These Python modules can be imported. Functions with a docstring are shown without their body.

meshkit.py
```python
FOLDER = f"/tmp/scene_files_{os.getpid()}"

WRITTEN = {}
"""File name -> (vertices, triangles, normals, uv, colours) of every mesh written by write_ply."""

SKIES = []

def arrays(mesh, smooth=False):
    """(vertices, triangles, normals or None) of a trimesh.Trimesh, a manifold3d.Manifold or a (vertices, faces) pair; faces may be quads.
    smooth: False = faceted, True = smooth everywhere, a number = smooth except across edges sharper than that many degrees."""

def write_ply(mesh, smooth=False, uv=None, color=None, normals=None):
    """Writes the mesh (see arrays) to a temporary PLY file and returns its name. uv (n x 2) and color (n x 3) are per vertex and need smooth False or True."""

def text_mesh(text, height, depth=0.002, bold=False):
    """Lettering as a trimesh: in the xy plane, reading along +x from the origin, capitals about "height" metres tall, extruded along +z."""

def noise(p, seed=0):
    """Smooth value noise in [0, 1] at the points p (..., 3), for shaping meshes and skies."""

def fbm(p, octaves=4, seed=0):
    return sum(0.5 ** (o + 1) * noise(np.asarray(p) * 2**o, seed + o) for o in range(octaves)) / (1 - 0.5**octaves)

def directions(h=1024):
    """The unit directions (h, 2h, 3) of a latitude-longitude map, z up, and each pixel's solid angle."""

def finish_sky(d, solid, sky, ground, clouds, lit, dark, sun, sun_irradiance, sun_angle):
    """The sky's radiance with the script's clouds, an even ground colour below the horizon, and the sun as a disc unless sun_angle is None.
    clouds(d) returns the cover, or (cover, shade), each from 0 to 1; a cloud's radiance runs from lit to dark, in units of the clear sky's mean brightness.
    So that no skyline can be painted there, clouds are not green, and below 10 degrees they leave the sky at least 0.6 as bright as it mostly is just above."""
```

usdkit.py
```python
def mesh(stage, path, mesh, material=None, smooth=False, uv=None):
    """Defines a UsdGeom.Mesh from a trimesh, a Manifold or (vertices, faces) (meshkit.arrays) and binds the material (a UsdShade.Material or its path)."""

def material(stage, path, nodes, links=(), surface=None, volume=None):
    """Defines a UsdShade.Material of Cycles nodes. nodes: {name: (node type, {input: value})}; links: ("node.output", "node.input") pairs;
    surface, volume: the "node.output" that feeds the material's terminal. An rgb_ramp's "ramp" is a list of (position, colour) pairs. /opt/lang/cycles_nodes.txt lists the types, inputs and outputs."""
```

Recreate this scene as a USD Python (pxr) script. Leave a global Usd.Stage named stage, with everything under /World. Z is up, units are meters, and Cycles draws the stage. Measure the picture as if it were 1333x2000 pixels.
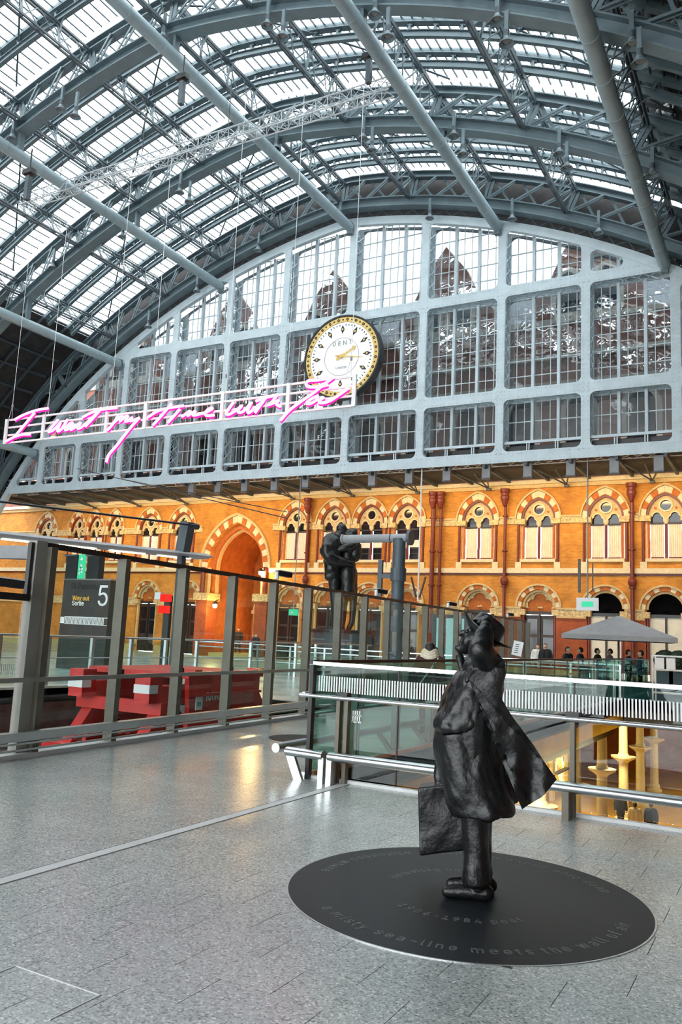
import math, random, numpy as np, trimesh, usdkit, meshkit
from pxr import Usd, UsdGeom, UsdLux, UsdShade, Gf, Sdf, Vt
import shapely
from shapely.geometry import Polygon, LineString, Point, box as sbox
from shapely.ops import unary_union
import manifold3d as m3
PI = math.pi
rng = random.Random(7)
stage = Usd.Stage.CreateInMemory()
UsdGeom.SetStageUpAxis(stage, 'Z'); UsdGeom.SetStageMetersPerUnit(stage, 1.0)
UsdGeom.Xform.Define(stage, '/World'); UsdGeom.Scope.Define(stage, '/World/Looks')

# ------------------------------------------------------------------ camera
EYE = np.array([0.0, 0.0, 1.75])
FPX = 1587.0
def unit(v):
    v = np.asarray(v, float); return v / np.linalg.norm(v)
_Y = unit([1550 - 666.5, 284.0, FPX]); _X = np.array([-2220 - 666.5, 106.0, FPX]); _X = -unit(_X - _Y * (_X @ _Y)); _Z = np.cross(_X, _Y)
CR = np.stack([_X, _Y, _Z], 1)          # camera (right, down, forward) = CR @ world
cam = UsdGeom.Camera.Define(stage, '/World/camera')
_m = np.eye(4); _m[0, :3] = CR[0]; _m[1, :3] = -CR[1]; _m[2, :3] = -CR[2]; _m[3, :3] = EYE
cam.AddTransformOp().Set(Gf.Matrix4d(*_m.ravel().tolist()))
cam.CreateHorizontalApertureAttr(24.0); cam.CreateVerticalApertureAttr(36.0); cam.CreateFocalLengthAttr(FPX / 1333 * 24.0)
cam.CreateClippingRangeAttr(Gf.Vec2f(0.05, 2000)); cam.CreateExposureAttr(0.70)
def ray(px, py):
    return CR.T @ np.array([px - 666.5, py - 1000.0, FPX])
def onY(px, py, y):
    d = ray(px, py); return EYE + d * (y / d[1])
def onZ(px, py, z):
    d = ray(px, py); return EYE + d * ((z - EYE[2]) / d[2])
def onX(px, py, x):
    d = ray(px, py); return EYE + d * (x / d[0])
# ------------------------------------------------------------------ daylight: an even overcast sky
dome = UsdLux.DomeLight.Define(stage, '/World/sky'); dome.CreateIntensityAttr(1.0); dome.CreateColorAttr(Gf.Vec3f(0.93, 0.98, 1.0)); dome.CreateExposureAttr(0.35)

# ------------------------------------------------------------------ materials
def mat(name, nodes, links=(), surface='p.BSDF', volume=None):
    return usdkit.material(stage, '/World/Looks/' + name, nodes, list(links), surface=surface, volume=volume)
def plain(name, col, rough=0.5, metal=0.0, var=0.12, scale=3.0, bump=0.0, coat=0.0, spec=0.5):
    c = np.array(col, float)
    nodes = {'g': ('geometry', {}), 'n': ('noise_texture', {'scale': scale, 'detail': 3.0, 'roughness': 0.55}),
             'r': ('rgb_ramp', {'ramp': [(0.3, tuple(c * (1 - var))), (0.7, tuple(np.minimum(c * (1 + var), 1)))]}),
             'p': ('principled_bsdf', {'roughness': rough, 'metallic': metal, 'coat_weight': coat, 'specular_ior_level': spec})}
    links = [('g.position', 'n.vector'), ('n.fac', 'r.fac'), ('r.color', 'p.base_color')]
    if bump:
        nodes['b'] = ('bump', {'strength': bump, 'distance': 0.02}); links += [('n.fac', 'b.height'), ('b.normal', 'p.normal')]
    return mat(name, nodes, links)
def glow(name, col, strength):
    return mat(name, {'e': ('emission', {'color': col, 'strength': strength})}, [], 'e.emission')
def pane_mat(name, tint, ior=1.5, rough=0.0, wob=0.0, gcol=(1, 1, 1), wscale=0.9):
    f0 = ((ior - 1) / (ior + 1)) ** 2          # symmetric Schlick reflectance, the same from both sides of the pane
    nodes = {'t': ('transparent_bsdf', {'color': tint}), 'g': ('glossy_bsdf', {'color': gcol, 'roughness': rough}), 'f': ('layer_weight', {'blend': .5}), 'm': ('mix_closure', {}),
             'a': ('math', {'math_type': 'power', 'value2': 5.0}), 'b': ('math', {'math_type': 'multiply_add', 'value2': 1 - f0, 'value3': f0})}
    links = [('f.facing', 'a.value1'), ('a.value', 'b.value1'), ('t.BSDF', 'm.closure1'), ('g.BSDF', 'm.closure2'), ('b.value', 'm.fac')]
    if wob:
        nodes['q'] = ('geometry', {}); nodes['n'] = ('noise_texture', {'scale': wscale, 'detail': 1.5}); nodes['u'] = ('bump', {'strength': 1.0, 'distance': wob})
        links += [('q.position', 'n.vector'), ('n.fac', 'u.height'), ('u.normal', 'g.normal')]
    return mat(name, nodes, links, 'm.closure')
STEEL = plain('blue_grey_paint', (0.12, 0.165, 0.185), 0.40, var=0.12, scale=1.5)
SCREEN = plain('pale_blue_paint', (0.46, 0.54, 0.575), 0.45, var=0.09, scale=1.5)
TUBEM = plain('tube_paint', (0.28, 0.36, 0.39), 0.40, var=0.10, scale=1.5)
STEELD = plain('dark_paint', (0.055, 0.075, 0.09), 0.5, var=0.15)
BOARD = plain('dark_boards', (0.030, 0.028, 0.028), 0.8, var=0.3, scale=2.0)
STAIN = plain('stainless_steel', (0.62, 0.63, 0.64), 0.28, 1.0, var=0.05)
FIN = plain('taupe_metal', (0.135, 0.122, 0.095), 0.45, 0.3, var=0.12)
BLACK = plain('black_metal', (0.012, 0.013, 0.015), 0.4, var=0.2)
WHITE = plain('white_paint', (0.72, 0.72, 0.72), 0.5, var=0.04)
GREY = plain('mid_grey', (0.25, 0.26, 0.27), 0.5, var=0.08)
BRONZE = plain('black_bronze', (0.004, 0.0045, 0.005), 0.40, 0.0, var=0.4, scale=22.0, bump=0.3, spec=0.5)
STONE = plain('pale_stone', (0.60, 0.43, 0.20), 0.75, var=0.14, scale=6.0)
STONEW = plain('white_stone', (0.72, 0.60, 0.38), 0.75, var=0.10, scale=6.0)
ORBLOCK = plain('orange_voussoir_brick', (0.48, 0.13, 0.018), 0.75, var=0.2, scale=7.0)
DARKRED = plain('oxblood_iron', (0.16, 0.022, 0.014), 0.45, var=0.15)
CURTAIN = plain('ivory_curtain', (0.80, 0.74, 0.60), 0.8, var=0.06)
RED = plain('signal_red_paint', (0.50, 0.022, 0.018), 0.42, var=0.2, scale=2.5)
GOLD = plain('gilding', (0.75, 0.52, 0.18), 0.35, 0.6, var=0.2, scale=9.0)
DIALW = plain('opal_dial', (0.86, 0.86, 0.84), 0.4, var=0.02)
YPAINT = plain('cream_iron_paint', (0.85, 0.76, 0.52), 0.5, var=0.08)
ROOFGLASS = pane_mat('roof_glass', (0.93, 0.96, 0.97), 1.45)
GABLEGLASS = pane_mat('screen_glass', (0.62, 0.66, 0.68), 3.0, 0.0, 0.012, wscale=1.3)
CLEAR = pane_mat('barrier_glass', (0.90, 0.955, 0.94), 1.42)
PALEGLASS = pane_mat('pale_barrier_glass', (0.84, 0.94, 0.92), 1.42)
GREENGLASS = pane_mat('green_edge_glass', (0.58, 0.82, 0.77), 1.45)

# ------------------------------------------------------------------ helpers
_used, _copies = {}, {}
def numbered(parent, name):
    k = (parent, name); n = _used.get(k, 0); _used[k] = n + 1
    return name if n == 0 else '%s_%03d' % (name, n)
def tag(p, label=None, cat=None, group=None, kind=None):
    for k, v in (('label', label), ('category', cat), ('group', group), ('kind', kind)):
        if v: p.SetCustomDataByKey(k, v)
    return p
def thing(name, label, cat, loc=(0, 0, 0), rotz=0.0, group=None, kind=None):
    x = UsdGeom.Xform.Define(stage, '/World/' + numbered('/World', name))
    x.AddTranslateOp().Set(Gf.Vec3d(*map(float, loc)))
    if rotz: x.AddRotateZOp().Set(math.degrees(rotz))
    return tag(x.GetPrim(), label, cat, group, kind)
def dup(root, loc, label, rotz=0.0, group=None, roty=0.0, scale=None):
    base = root.GetName().rstrip('0123456789').rstrip('_')
    x = UsdGeom.Xform.Define(stage, '/World/' + numbered('/World', base))
    x.GetPrim().GetReferences().AddInternalReference(root.GetPath())
    x.ClearXformOpOrder()
    for a in ('xformOp:translate', 'xformOp:rotateZ', 'xformOp:rotateY', 'xformOp:scale'):
        pass
    x.AddTranslateOp(opSuffix='at').Set(Gf.Vec3d(*map(float, loc)))
    if rotz: x.AddRotateZOp(opSuffix='at').Set(math.degrees(rotz))
    if roty: x.AddRotateYOp(opSuffix='at').Set(math.degrees(roty))
    if scale: x.AddScaleOp(opSuffix='at').Set(Gf.Vec3f(*scale))
    p = x.GetPrim(); p.SetInstanceable(True)
    tag(p, label, None, group)
    return p
def path_of(parent):
    return '/World' if parent is None else str(parent.GetPath())
def mesh(name, m, mt, parent=None, smooth=False, label=None, cat=None, group=None, kind=None, loc=None):
    pp = path_of(parent)
    if isinstance(m, MB): m = m.get()
    pr = usdkit.mesh(stage, pp + '/' + numbered(pp, name), m, mt, smooth=smooth)
    if loc is not None: UsdGeom.Xformable(pr).AddTranslateOp().Set(Gf.Vec3d(*map(float, loc)))
    return tag(pr.GetPrim(), label, cat, group, kind)
_BV = np.array([[x, y, z] for x in (-.5, .5) for y in (-.5, .5) for z in (-.5, .5)])
_BF = np.array([[0, 1, 3], [0, 3, 2], [4, 6, 7], [4, 7, 5], [0, 4, 5], [0, 5, 1], [2, 3, 7], [2, 7, 6], [0, 2, 6], [0, 6, 4], [1, 5, 7], [1, 7, 3]])
class MB:
    def __init__(s, org=(0, 0, 0)): s.v, s.f, s.n, s.o = [], [], 0, np.asarray(org, float)
    def add(s, v, f):
        v = np.asarray(v, float); f = np.asarray(f, int)
        if f.ndim == 2 and f.shape[1] == 4: f = np.vstack([f[:, [0, 1, 2]], f[:, [0, 2, 3]]])
        s.v.append(v - s.o); s.f.append(f + s.n); s.n += len(v); return s
    def tm(s, m): return s.add(m.vertices, m.faces)
    def box(s, c, d, R=None):
        v = _BV * np.asarray(d, float)
        if R is not None: v = v @ np.asarray(R).T
        return s.add(v + np.asarray(c, float), _BF)
    def bx(s, x0, x1, y0, y1, z0, z1): return s.box(((x0 + x1) / 2, (y0 + y1) / 2, (z0 + z1) / 2), (x1 - x0, y1 - y0, z1 - z0))
    def bar(s, a, b, w, h, up=(0, 0, 1)):
        a, b = np.asarray(a, float), np.asarray(b, float); L = np.linalg.norm(b - a); t = (b - a) / L
        u = np.asarray(up, float); side = np.cross(t, u)
        if np.linalg.norm(side) < 1e-6: side = np.cross(t, [1.0, 0, 0.01])
        side = unit(side); u = np.cross(side, t)
        return s.box((a + b) / 2, (L, w, h), np.stack([t, side, u], 1))
    def tube(s, pts, r, n=8, caps=True):
        p = np.asarray(pts, float); t = np.gradient(p, axis=0) if len(p) > 2 else np.repeat([p[-1] - p[0]], len(p), 0)
        t = t / np.linalg.norm(t, axis=1, keepdims=True)
        a0 = np.cross(t[0], [0, 0, 1.0] if abs(t[0][2]) < .9 else [1.0, 0, 0]); A = []
        for k in range(len(p)):
            a0 = a0 - t[k] * (a0 @ t[k]); a0 = unit(a0); A.append(a0)
        A = np.array(A); B = np.cross(t, A); g = np.arange(n) * 2 * PI / n + PI / n
        rr = np.broadcast_to(r, (len(p),))
        v = p[:, None] + rr[:, None, None] * (np.cos(g)[None, :, None] * A[:, None] + np.sin(g)[None, :, None] * B[:, None])
        i, j = np.meshgrid(np.arange(len(p) - 1), np.arange(n), indexing='ij'); k = (j + 1) % n
        q = np.stack([i * n + j, (i + 1) * n + j, (i + 1) * n + k, i * n + k], -1).reshape(-1, 4)
        v = v.reshape(-1, 3); f = np.vstack([q[:, [0, 2, 1]], q[:, [0, 3, 2]]])
        if caps:
            e = len(p) * n; v = np.vstack([v, p[0], p[-1]]); jj = np.arange(n); kk = (jj + 1) % n
            f = np.vstack([f, np.stack([np.full(n, e), kk, jj], 1)[:, [0, 2, 1]], np.stack([np.full(n, e + 1), (len(p) - 1) * n + jj, (len(p) - 1) * n + kk], 1)[:, [0, 2, 1]]])
        return s.add(v, f)
    def cyl(s, c, r, h, n=16, r2=None):
        c = np.asarray(c, float); return s.tube([c, c + [0, 0, h]], [r, r if r2 is None else r2], n)
    def sweep(s, P, N, B, w, h, closed=False):
        """rectangle: w along B, h along N, centred on points P"""
        P, N = np.asarray(P, float), np.asarray(N, float); B = np.broadcast_to(np.asarray(B, float), P.shape)
        v = np.stack([P - B * w / 2 - N * h / 2, P + B * w / 2 - N * h / 2, P + B * w / 2 + N * h / 2, P - B * w / 2 + N * h / 2], 1).reshape(-1, 3)
        m = len(P); f = []
        for i in range(m if closed else m - 1):
            k = (i + 1) % m
            for j in range(4): f.append([i * 4 + j, i * 4 + (j + 1) % 4, k * 4 + (j + 1) % 4, k * 4 + j])
        if not closed: f += [[3, 2, 1, 0], [(m - 1) * 4 + j for j in range(4)]]
        return s.add(v, np.array(f))
    def poly(s, P, thick, T=None):
        """shapely polygon in (x, z), extruded along +y by thick; T maps (n,3)"""
        for g in getattr(P, 'geoms', [P]):
            if g.is_empty or g.area < 1e-6: continue
            m = trimesh.creation.extrude_polygon(g, thick, engine='earcut'); v = np.array(m.vertices)
            v = np.stack([v[:, 0], v[:, 2], v[:, 1]], 1); f = np.array(m.faces)[:, ::-1]
            s.add(v if T is None else T(v), f)
        return s
    def lathe(s, prof, c, n=16):
        pr = np.asarray(prof, float); a = np.arange(n) * 2 * PI / n
        v = np.stack([pr[:, None, 0] * np.cos(a), pr[:, None, 0] * np.sin(a), np.repeat(pr[:, 1:2], n, 1)], -1).reshape(-1, 3) + np.asarray(c, float)
        m = len(pr); i, j = np.meshgrid(np.arange(m - 1), np.arange(n), indexing='ij'); k = (j + 1) % n
        return s.add(v, np.stack([i * n + j, i * n + k, (i + 1) * n + k, (i + 1) * n + j], -1).reshape(-1, 4))
    def get(s): return (np.vstack(s.v), np.vstack(s.f))
ORD = 'zeroth first second third fourth fifth sixth seventh eighth ninth tenth eleventh twelfth thirteenth fourteenth fifteenth sixteenth seventeenth eighteenth nineteenth twentieth'.split()
def ordw(i): return ORD[i] if i < len(ORD) else 'number %d' % i
# ================================================================== THE SHED: arch geometry
XC, R1, AE, ZC = -22.94, 43.93, 4.64, -16.32
YG = 40.0; RS = 8.11; D2 = 20.5
_s2 = (D2 + AE) / R1; _c2 = math.sqrt(1 - _s2 ** 2); R2 = 33.0
C2 = np.array([-AE + (R1 - R2) * _s2, ZC + (R1 - R2) * _c2])
def arch(d, off=0.0):
    """point (x, z) and outward normal of the shed's arch at lateral distance d of the soffit point from the crown line"""
    a, sg = abs(d), (1 if d >= 0 else -1)
    if a <= D2: s_ = (a + AE) / R1; r, c = R1, np.array([-AE, ZC])
    else: s_ = min((a - C2[0]) / R2, 0.9999); r, c = R2, C2
    n = np.array([s_, math.sqrt(1 - s_ * s_)]); p = c + n * (r + off)
    return np.array([XC + sg * p[0], p[1]]), np.array([sg * n[0], n[1]])
def curve(d0, d1, off, y, n=None):
    n = n or max(2, int(abs(d1 - d0) / 0.9) + 1); ds = np.linspace(d0, d1, n); P, N = [], []
    for d in ds:
        p, q = arch(d, off); P.append([p[0], y, p[1]]); N.append([q[0], 0, q[1]])
    return np.array(P), np.array(N)
PK = 4.52; DG = 19.6        # panel spacing, half width of the glazed part
KS = list(range(-5, 6))
RIBY = [YG - RS * i for i in range(5)]
UP = 1.62
# ---- main ribs
def main_rib(y):
    t = thing('roof_rib', 'curved lattice main rib against the top of the glazed gable screen', 'roof rib', (0, y, 0), group=None)
    mb = MB()
    P, N = curve(-34, 34, 0, 0, 90); mb.sweep(P, N, (0, 1, 0), 0.10, 0.50); mb.sweep(P - N * .26, N, (0, 1, 0), 0.62, 0.06); mb.sweep(P + N * .26, N, (0, 1, 0), 0.62, 0.06)
    mesh('lower_chord', mb, STEEL, t)
    mb = MB(); P, N = curve(-34, 34, UP, 0, 90); mb.sweep(P, N, (0, 1, 0), 0.10, 0.30); mb.sweep(P - N * .16, N, (0, 1, 0), 0.42, 0.05); mb.sweep(P + N * .16, N, (0, 1, 0), 0.5, 0.05)
    mesh('upper_chord', mb, STEEL, t)
    for k in range(-7, 8):
        a, n = arch(k * PK * 0.985); a = np.array([a[0], 0, a[1]]); n = np.array([n[0], 0, n[1]])
        mb = MB()
        for s in (-.12, .12): mb.bar(a + [s, 0, 0] + n * .2, a + [s, 0, 0] + n * (UP - .1), 0.10, 0.16, (1, 0, 0))
        mesh('strut', mb, STEEL, t)
    for k in range(-7, 7):
        for j in range(3):
            d0, d1 = (k + j / 3 + .03) * PK * .985, (k + (j + 1) / 3 - .03) * PK * .985
            for e0, e1, yy in ((d0, d1, -.1), (d1, d0, .1)):
                a, n0 = arch(e0, .25); b, n1 = arch(e1, UP - .17)
                A_, B_ = np.array([a[0], yy, a[1]]), np.array([b[0], yy, b[1]])
                mb = MB(); mb.bar(A_, B_, .04, .13, (0, 1, 0.001) if False else (n0[0], 0, n0[1]))
                if yy < 0:
                    mb.bar(A_ + [0, -.16, 0], B_ + [0, -.16, 0], .04, .10, (n0[0], 0, n0[1]))
                mesh('diagonal', mb, STEEL, t)
    return t
rib0 = main_rib(YG - .35)
LR = ['second curved lattice main rib of the roof, one bay nearer than the gable', 'third curved lattice main rib, crossing the top of the picture', 'fourth lattice main rib, at the upper left corner of the roof', 'main rib nearest to the viewer, beyond the upper left corner']
for y, l in zip(RIBY[1:4], LR): dup(rib0, (0, y, 0), l)
# ---- secondary ribs with gutters and brackets (three to each bay)
def secondary_rib(y):
    t = thing('secondary_rib', 'slender curved secondary rib with gutter', 'roof rib', (0, y, 0), group='secondary ribs between the main ribs')
    mb = MB(); P, N = curve(-DG, DG, UP, 0, 64); mb.sweep(P, N, (0, 1, 0), 0.05, 0.26); mb.sweep(P - N * .14, N, (0, 1, 0), 0.20, 0.03); mb.sweep(P + N * .14, N, (0, 1, 0), .2, .03); mesh('rib_band', mb, STEEL, t)
    mb = MB(); P, N = curve(-DG, DG, UP + .50, 0, 64); mb.sweep(P, N, (0, 1, 0), 0.34, 0.10); mb.sweep(P + N * .10 + [0, -.15, 0], N, (0, 1, 0), 0.05, 0.14); mb.sweep(P + N * .10 + [0, .15, 0], N, (0, 1, 0), 0.05, 0.14); mesh('gutter', mb, STEEL, t)
    for i in range(-17, 18):
        a, n = arch(i * 1.13, UP + .1); a = np.array([a[0], 0, a[1]]); n = np.array([n[0], 0, n[1]]); tt = np.array([n[2], 0, -n[0]])
        mb = MB(); mb.bar(a, a + n * .4, .16, .10, tt); mb.bar(a + n * .30 - tt * .13, a + n * .30 + tt * .13, .14, .10, n); mesh('bracket', mb, STEEL, t)
    return t
sec0 = None
for b in range(3):
    for j in range(1, 4):
        y = RIBY[b] - RS * j / 4
        lab = '%s slender curved secondary rib in the %s bay counted from the gable screen' % (('nearest the gable' if j == 1 else 'middle' if j == 2 else 'outermost').capitalize(), ordw(b + 1))
        if sec0 is None:
            sec0 = secondary_rib(y); tag(sec0, lab)
        else: dup(sec0, (0, y, 0), lab)
for y, l in ((RIBY[3] - 2.03, 'slender secondary rib just beyond the fourth main rib'), (RIBY[3] - 4.06, 'second slender rib beyond the fourth main rib')): dup(sec0, (0, y, 0), l)
# ---- rooflight strips: panes between glazing bars
def glazing(y):
    t = thing('rooflight_strip', 'curved strip of roof glass panes', 'rooflight', (0, y, 0), group=None)
    w = RS / 4 - .36; n = 86; ds = np.linspace(-DG, DG, n + 1); mb = MB()
    for i in range(n):
        (a, na), (b, nb) = arch(ds[i] + .03, UP + .62), arch(ds[i + 1] - .03, UP + .62)
        q = MB(); na = np.array([na[0], 0, na[1]])
        q.bar((a[0], 0, a[1]), (b[0], 0, b[1]), w, .016, na); mesh('pane', q, ROOFGLASS, t)
    for i in range(n + 1):
        a, na = arch(ds[i], UP + .60); mb.bar((a[0], -w / 2, a[1]), (a[0], w / 2, a[1]), .045, .07, (na[0], 0, na[1]))
    mesh('glazing_bars', mb, STEELD, t, kind='stuff')
    return t
gl0 = None
for b in range(4):
    for j in range(4):
        if b == 3 and j > 2: continue
        y = RIBY[b] - RS * (j + .5) / 4
        lab = '%s strip of roof glass in the %s bay counted from the gable screen' % (('First', 'Second', 'Third', 'Fourth')[j], ordw(b + 1))
        if gl0 is None: gl0 = glazing(y); tag(gl0, lab)
        else: dup(gl0, (0, y, 0), lab)
# ---- lattice purlins along the shed at each panel point
def purlin():
    t = thing('lattice_purlin', 'lattice purlin', 'purlin', (0, 0, 0), group=None)
    for nm, z in (('upper_chord', UP - .30), ('lower_chord', .12)):
        mb = MB()
        for s in (-.09, .09): mb.bar((s, .3, z), (s, RS - .3, z), .07, .13)
        mesh(nm, mb, STEELD, t)
    for i in range(8):
        y0, y1 = .3 + (RS - .6) * i / 8, .3 + (RS - .6) * (i + 1) / 8
        mb = MB(); mb.bar((0, y0, .12 if i % 2 else UP - .3), (0, y1, UP - .3 if i % 2 else .12), .035, .06); mesh('lacing_bar', mb, STEEL, t)
        mb = MB(); mb.bar((.07, y0, UP - .3 if i % 2 else .12), (.07, y1, .12 if i % 2 else UP - .3), .03, .045); mesh('lacing_bar', mb, STEEL, t)
    for i in range(1, 4):
        y = RS * i / 4; mb = MB(); mb.bar((0, y, .1), (0, y, UP - .2), .10, .07)
        for s in (-1, 1):
            a = np.linspace(0, PI / 2, 6); mb.tube(np.stack([s * (.1 + .4 * (1 - np.cos(a))), np.full(6, y), UP - .75 + .62 * np.sin(a)], 1), .035, 5)
        mesh('bracket', mb, STEEL, t)
    return t
pur0 = None
for b in range(4):
    for k in range(-4, 5):
        a, n = arch(k * PK * .985, 0.0); y = RIBY[b] - RS - (.35 if b == 0 else 0)
        side = 'at the crown of the roof' if k == 0 else '%s %s of the crown' % (ordw(abs(k)), 'right' if k > 0 else 'left')
        lab = 'dark lattice purlin, %s, %s bay from the gable' % (side, ordw(b + 1))
        if pur0 is None:
            pur0 = purlin()
            pr = UsdGeom.Xformable(pur0); pr.ClearXformOpOrder(); 
            pr.AddTranslateOp(opSuffix='at').Set(Gf.Vec3d(a[0], y, a[1])); pr.AddRotateYOp(opSuffix='at').Set(math.degrees(math.atan2(n[0], n[1]))); tag(pur0, lab)
        else: dup(pur0, (a[0], y, a[1]), lab, roty=math.atan2(n[0], n[1]))
# ---- big tubes along the shed
TUBES = {0: (-22.5, 26.0), 2: (-13.3, 24.05), 4: (-4.85, 20.3), -2: (-32.0, 23.95), -4: (-40.4, 19.7), -6: (-48.0, 13.85)}
for k, (x, z) in TUBES.items():
    mb = MB(); mb.tube([(x, 4.0, z), (x, YG - .3, z)], .29, 10); mb.bar((x, 4, z + .27), (x, YG - .3, z + .27), .10, .10)
    for i in range(1, 17): mb.tube([(x, 4 + i * 2.1, z), (x, 4.08 + i * 2.1, z)], .305, 10)
    side = 'running to the crown' if k == 0 else 'running to the %s tall mullion %s of the middle' % (ordw(abs(k) // 2), 'right' if k > 0 else 'left')
    tt = thing('roof_tube', 'blue grey roof tube ' + side, 'tube', (x, 4, z))
    mb.o = np.array([x, 4, z]); m_ = MB(mb.o)
    mesh('pipe', ((np.vstack(mb.v) - mb.o), np.vstack(mb.f)), TUBEM, tt, smooth=40)
    m_ = MB((x, 4, z)); m_.bx(x - .16, x + .16, YG - .35, YG - .05, z - .42, z + .3); mesh('end_plate', m_, STEEL, tt)
    for y in RIBY[1:4]:
        p, n = arch(x - XC); m_ = MB((x, 4, z)); m_.bar((x, y, z + .2), (p[0], y, p[1] - .2), .14, .3, (0, 1, 0)); mesh('hanger', m_, STEEL, tt)
# ---- bracing rods in the plane of the roof
for b in range(3):
    for k0, k1 in ((-4, -2), (-2, 0), (2, 0), (4, 2)):
        a, n = arch(k0 * PK + .4, UP + .28); c, _ = arch(k1 * PK - .2, UP + .28)
        P, N = curve(k0 * PK + .4, k1 * PK - .2, UP + .30, 0, 14); P[:, 1] = np.linspace(RIBY[b] - .5, RIBY[b + 1] + .5, 14)
        o = P[0]; mb = MB(o); mb.tube(P, .045, 5)
        mesh('brace_rod', mb, STEELD, label='thin bracing rod, %s %s part, %s bay from the gable' % ('outer' if abs(k0 + k1) > 3 else 'inner', 'left' if min(k0, k1) < 0 else 'right', ordw(b + 1)), cat='bracing rod', loc=o)
# ---- boarded haunches of the roof
for s, nm in ((-1, 'left'), (1, 'right')):
    dg = DG if s < 0 else 16.9
    P, N = curve(s * dg, s * 33.8, UP + .95, 0, 28); mb = MB(); P[:, 1] = 24; mb.sweep(P, N, (0, 1, 0), 33, .12)
    c = mesh('ceiling_' + nm, mb, BOARD, kind='structure', label='dark boarded lower slope of the shed roof on the %s' % nm)
    for i in range(1, 12):
        p, n = arch(s * (dg + i * 1.15), UP + .78); mb = MB(); mb.bar((p[0], 2, p[1]), (p[0], YG - .4, p[1]), .12, .22, (n[0], 0, n[1])); mesh('purlin', mb, STEELD, c)
    for i in range(1, 4):
        for y in RIBY[:3]:
            P, N = curve(s * dg, s * 33.5, UP + .74, y - RS * i / 4, 20); mb = MB(); mb.sweep(P, N, (0, 1, 0), .10, .2); mesh('rafter', mb, STEELD, c)
P, N = curve(-33.8, 33.8, UP + .8, 0, 60); mb = MB(); P[:, 1] = -11; mb.sweep(P, N, (0, 1, 0), 40, .12); mesh('ceiling_rear', mb, BOARD, kind='structure')
# ================================================================== GABLE SCREEN
XM = [-51.4, -47.56, -43.9, -39.9, -35.7, -31.3, -27.0, -22.35, -17.62, -13.1, -8.67, -4.43, 0.1, 4.6]
ZT = [11.3, 14.65, 20.4]
def arch_poly(off, zmin=0.0):
    ds = np.linspace(-33.8, 33.8, 120); pts = [arch(d, off)[0] for d in ds]
    return Polygon([(p[0], p[1]) for p in pts] + [(pts[-1][0], zmin), (pts[0][0], zmin)]).buffer(0)
INNER = arch_poly(-1.08, 11.0)          # below the inner arched girder
ARCHF = arch_poly(-0.80, 11.0)
screen = thing('wall_gable', None, None, (0, YG, 0), kind='structure')
openings = []
for i in range(len(XM) - 1):
    for r in range(3):
        z0 = ZT[r] + .29; z1 = (ZT[r + 1] - .29) if r < 2 else 40
        cell = sbox(XM[i] + .22, z0, XM[i + 1] - .22, z1).intersection(INNER)
        if cell.area > 1.2:
            openings.append((i, r, cell.buffer(-.30).buffer(.30)))
plate = sbox(XM[0] - 1.2, ZT[0] - .29, 6.5, 40).intersection(ARCHF).difference(unary_union([o[2] for o in openings]))
mesh('front_plate', MB().poly(plate, .06), SCREEN, screen)
mesh('back_plate', MB().poly(plate.buffer(-.05), .05, lambda v: v + [0, 1.0, 0]), SCREEN, screen)
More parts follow.
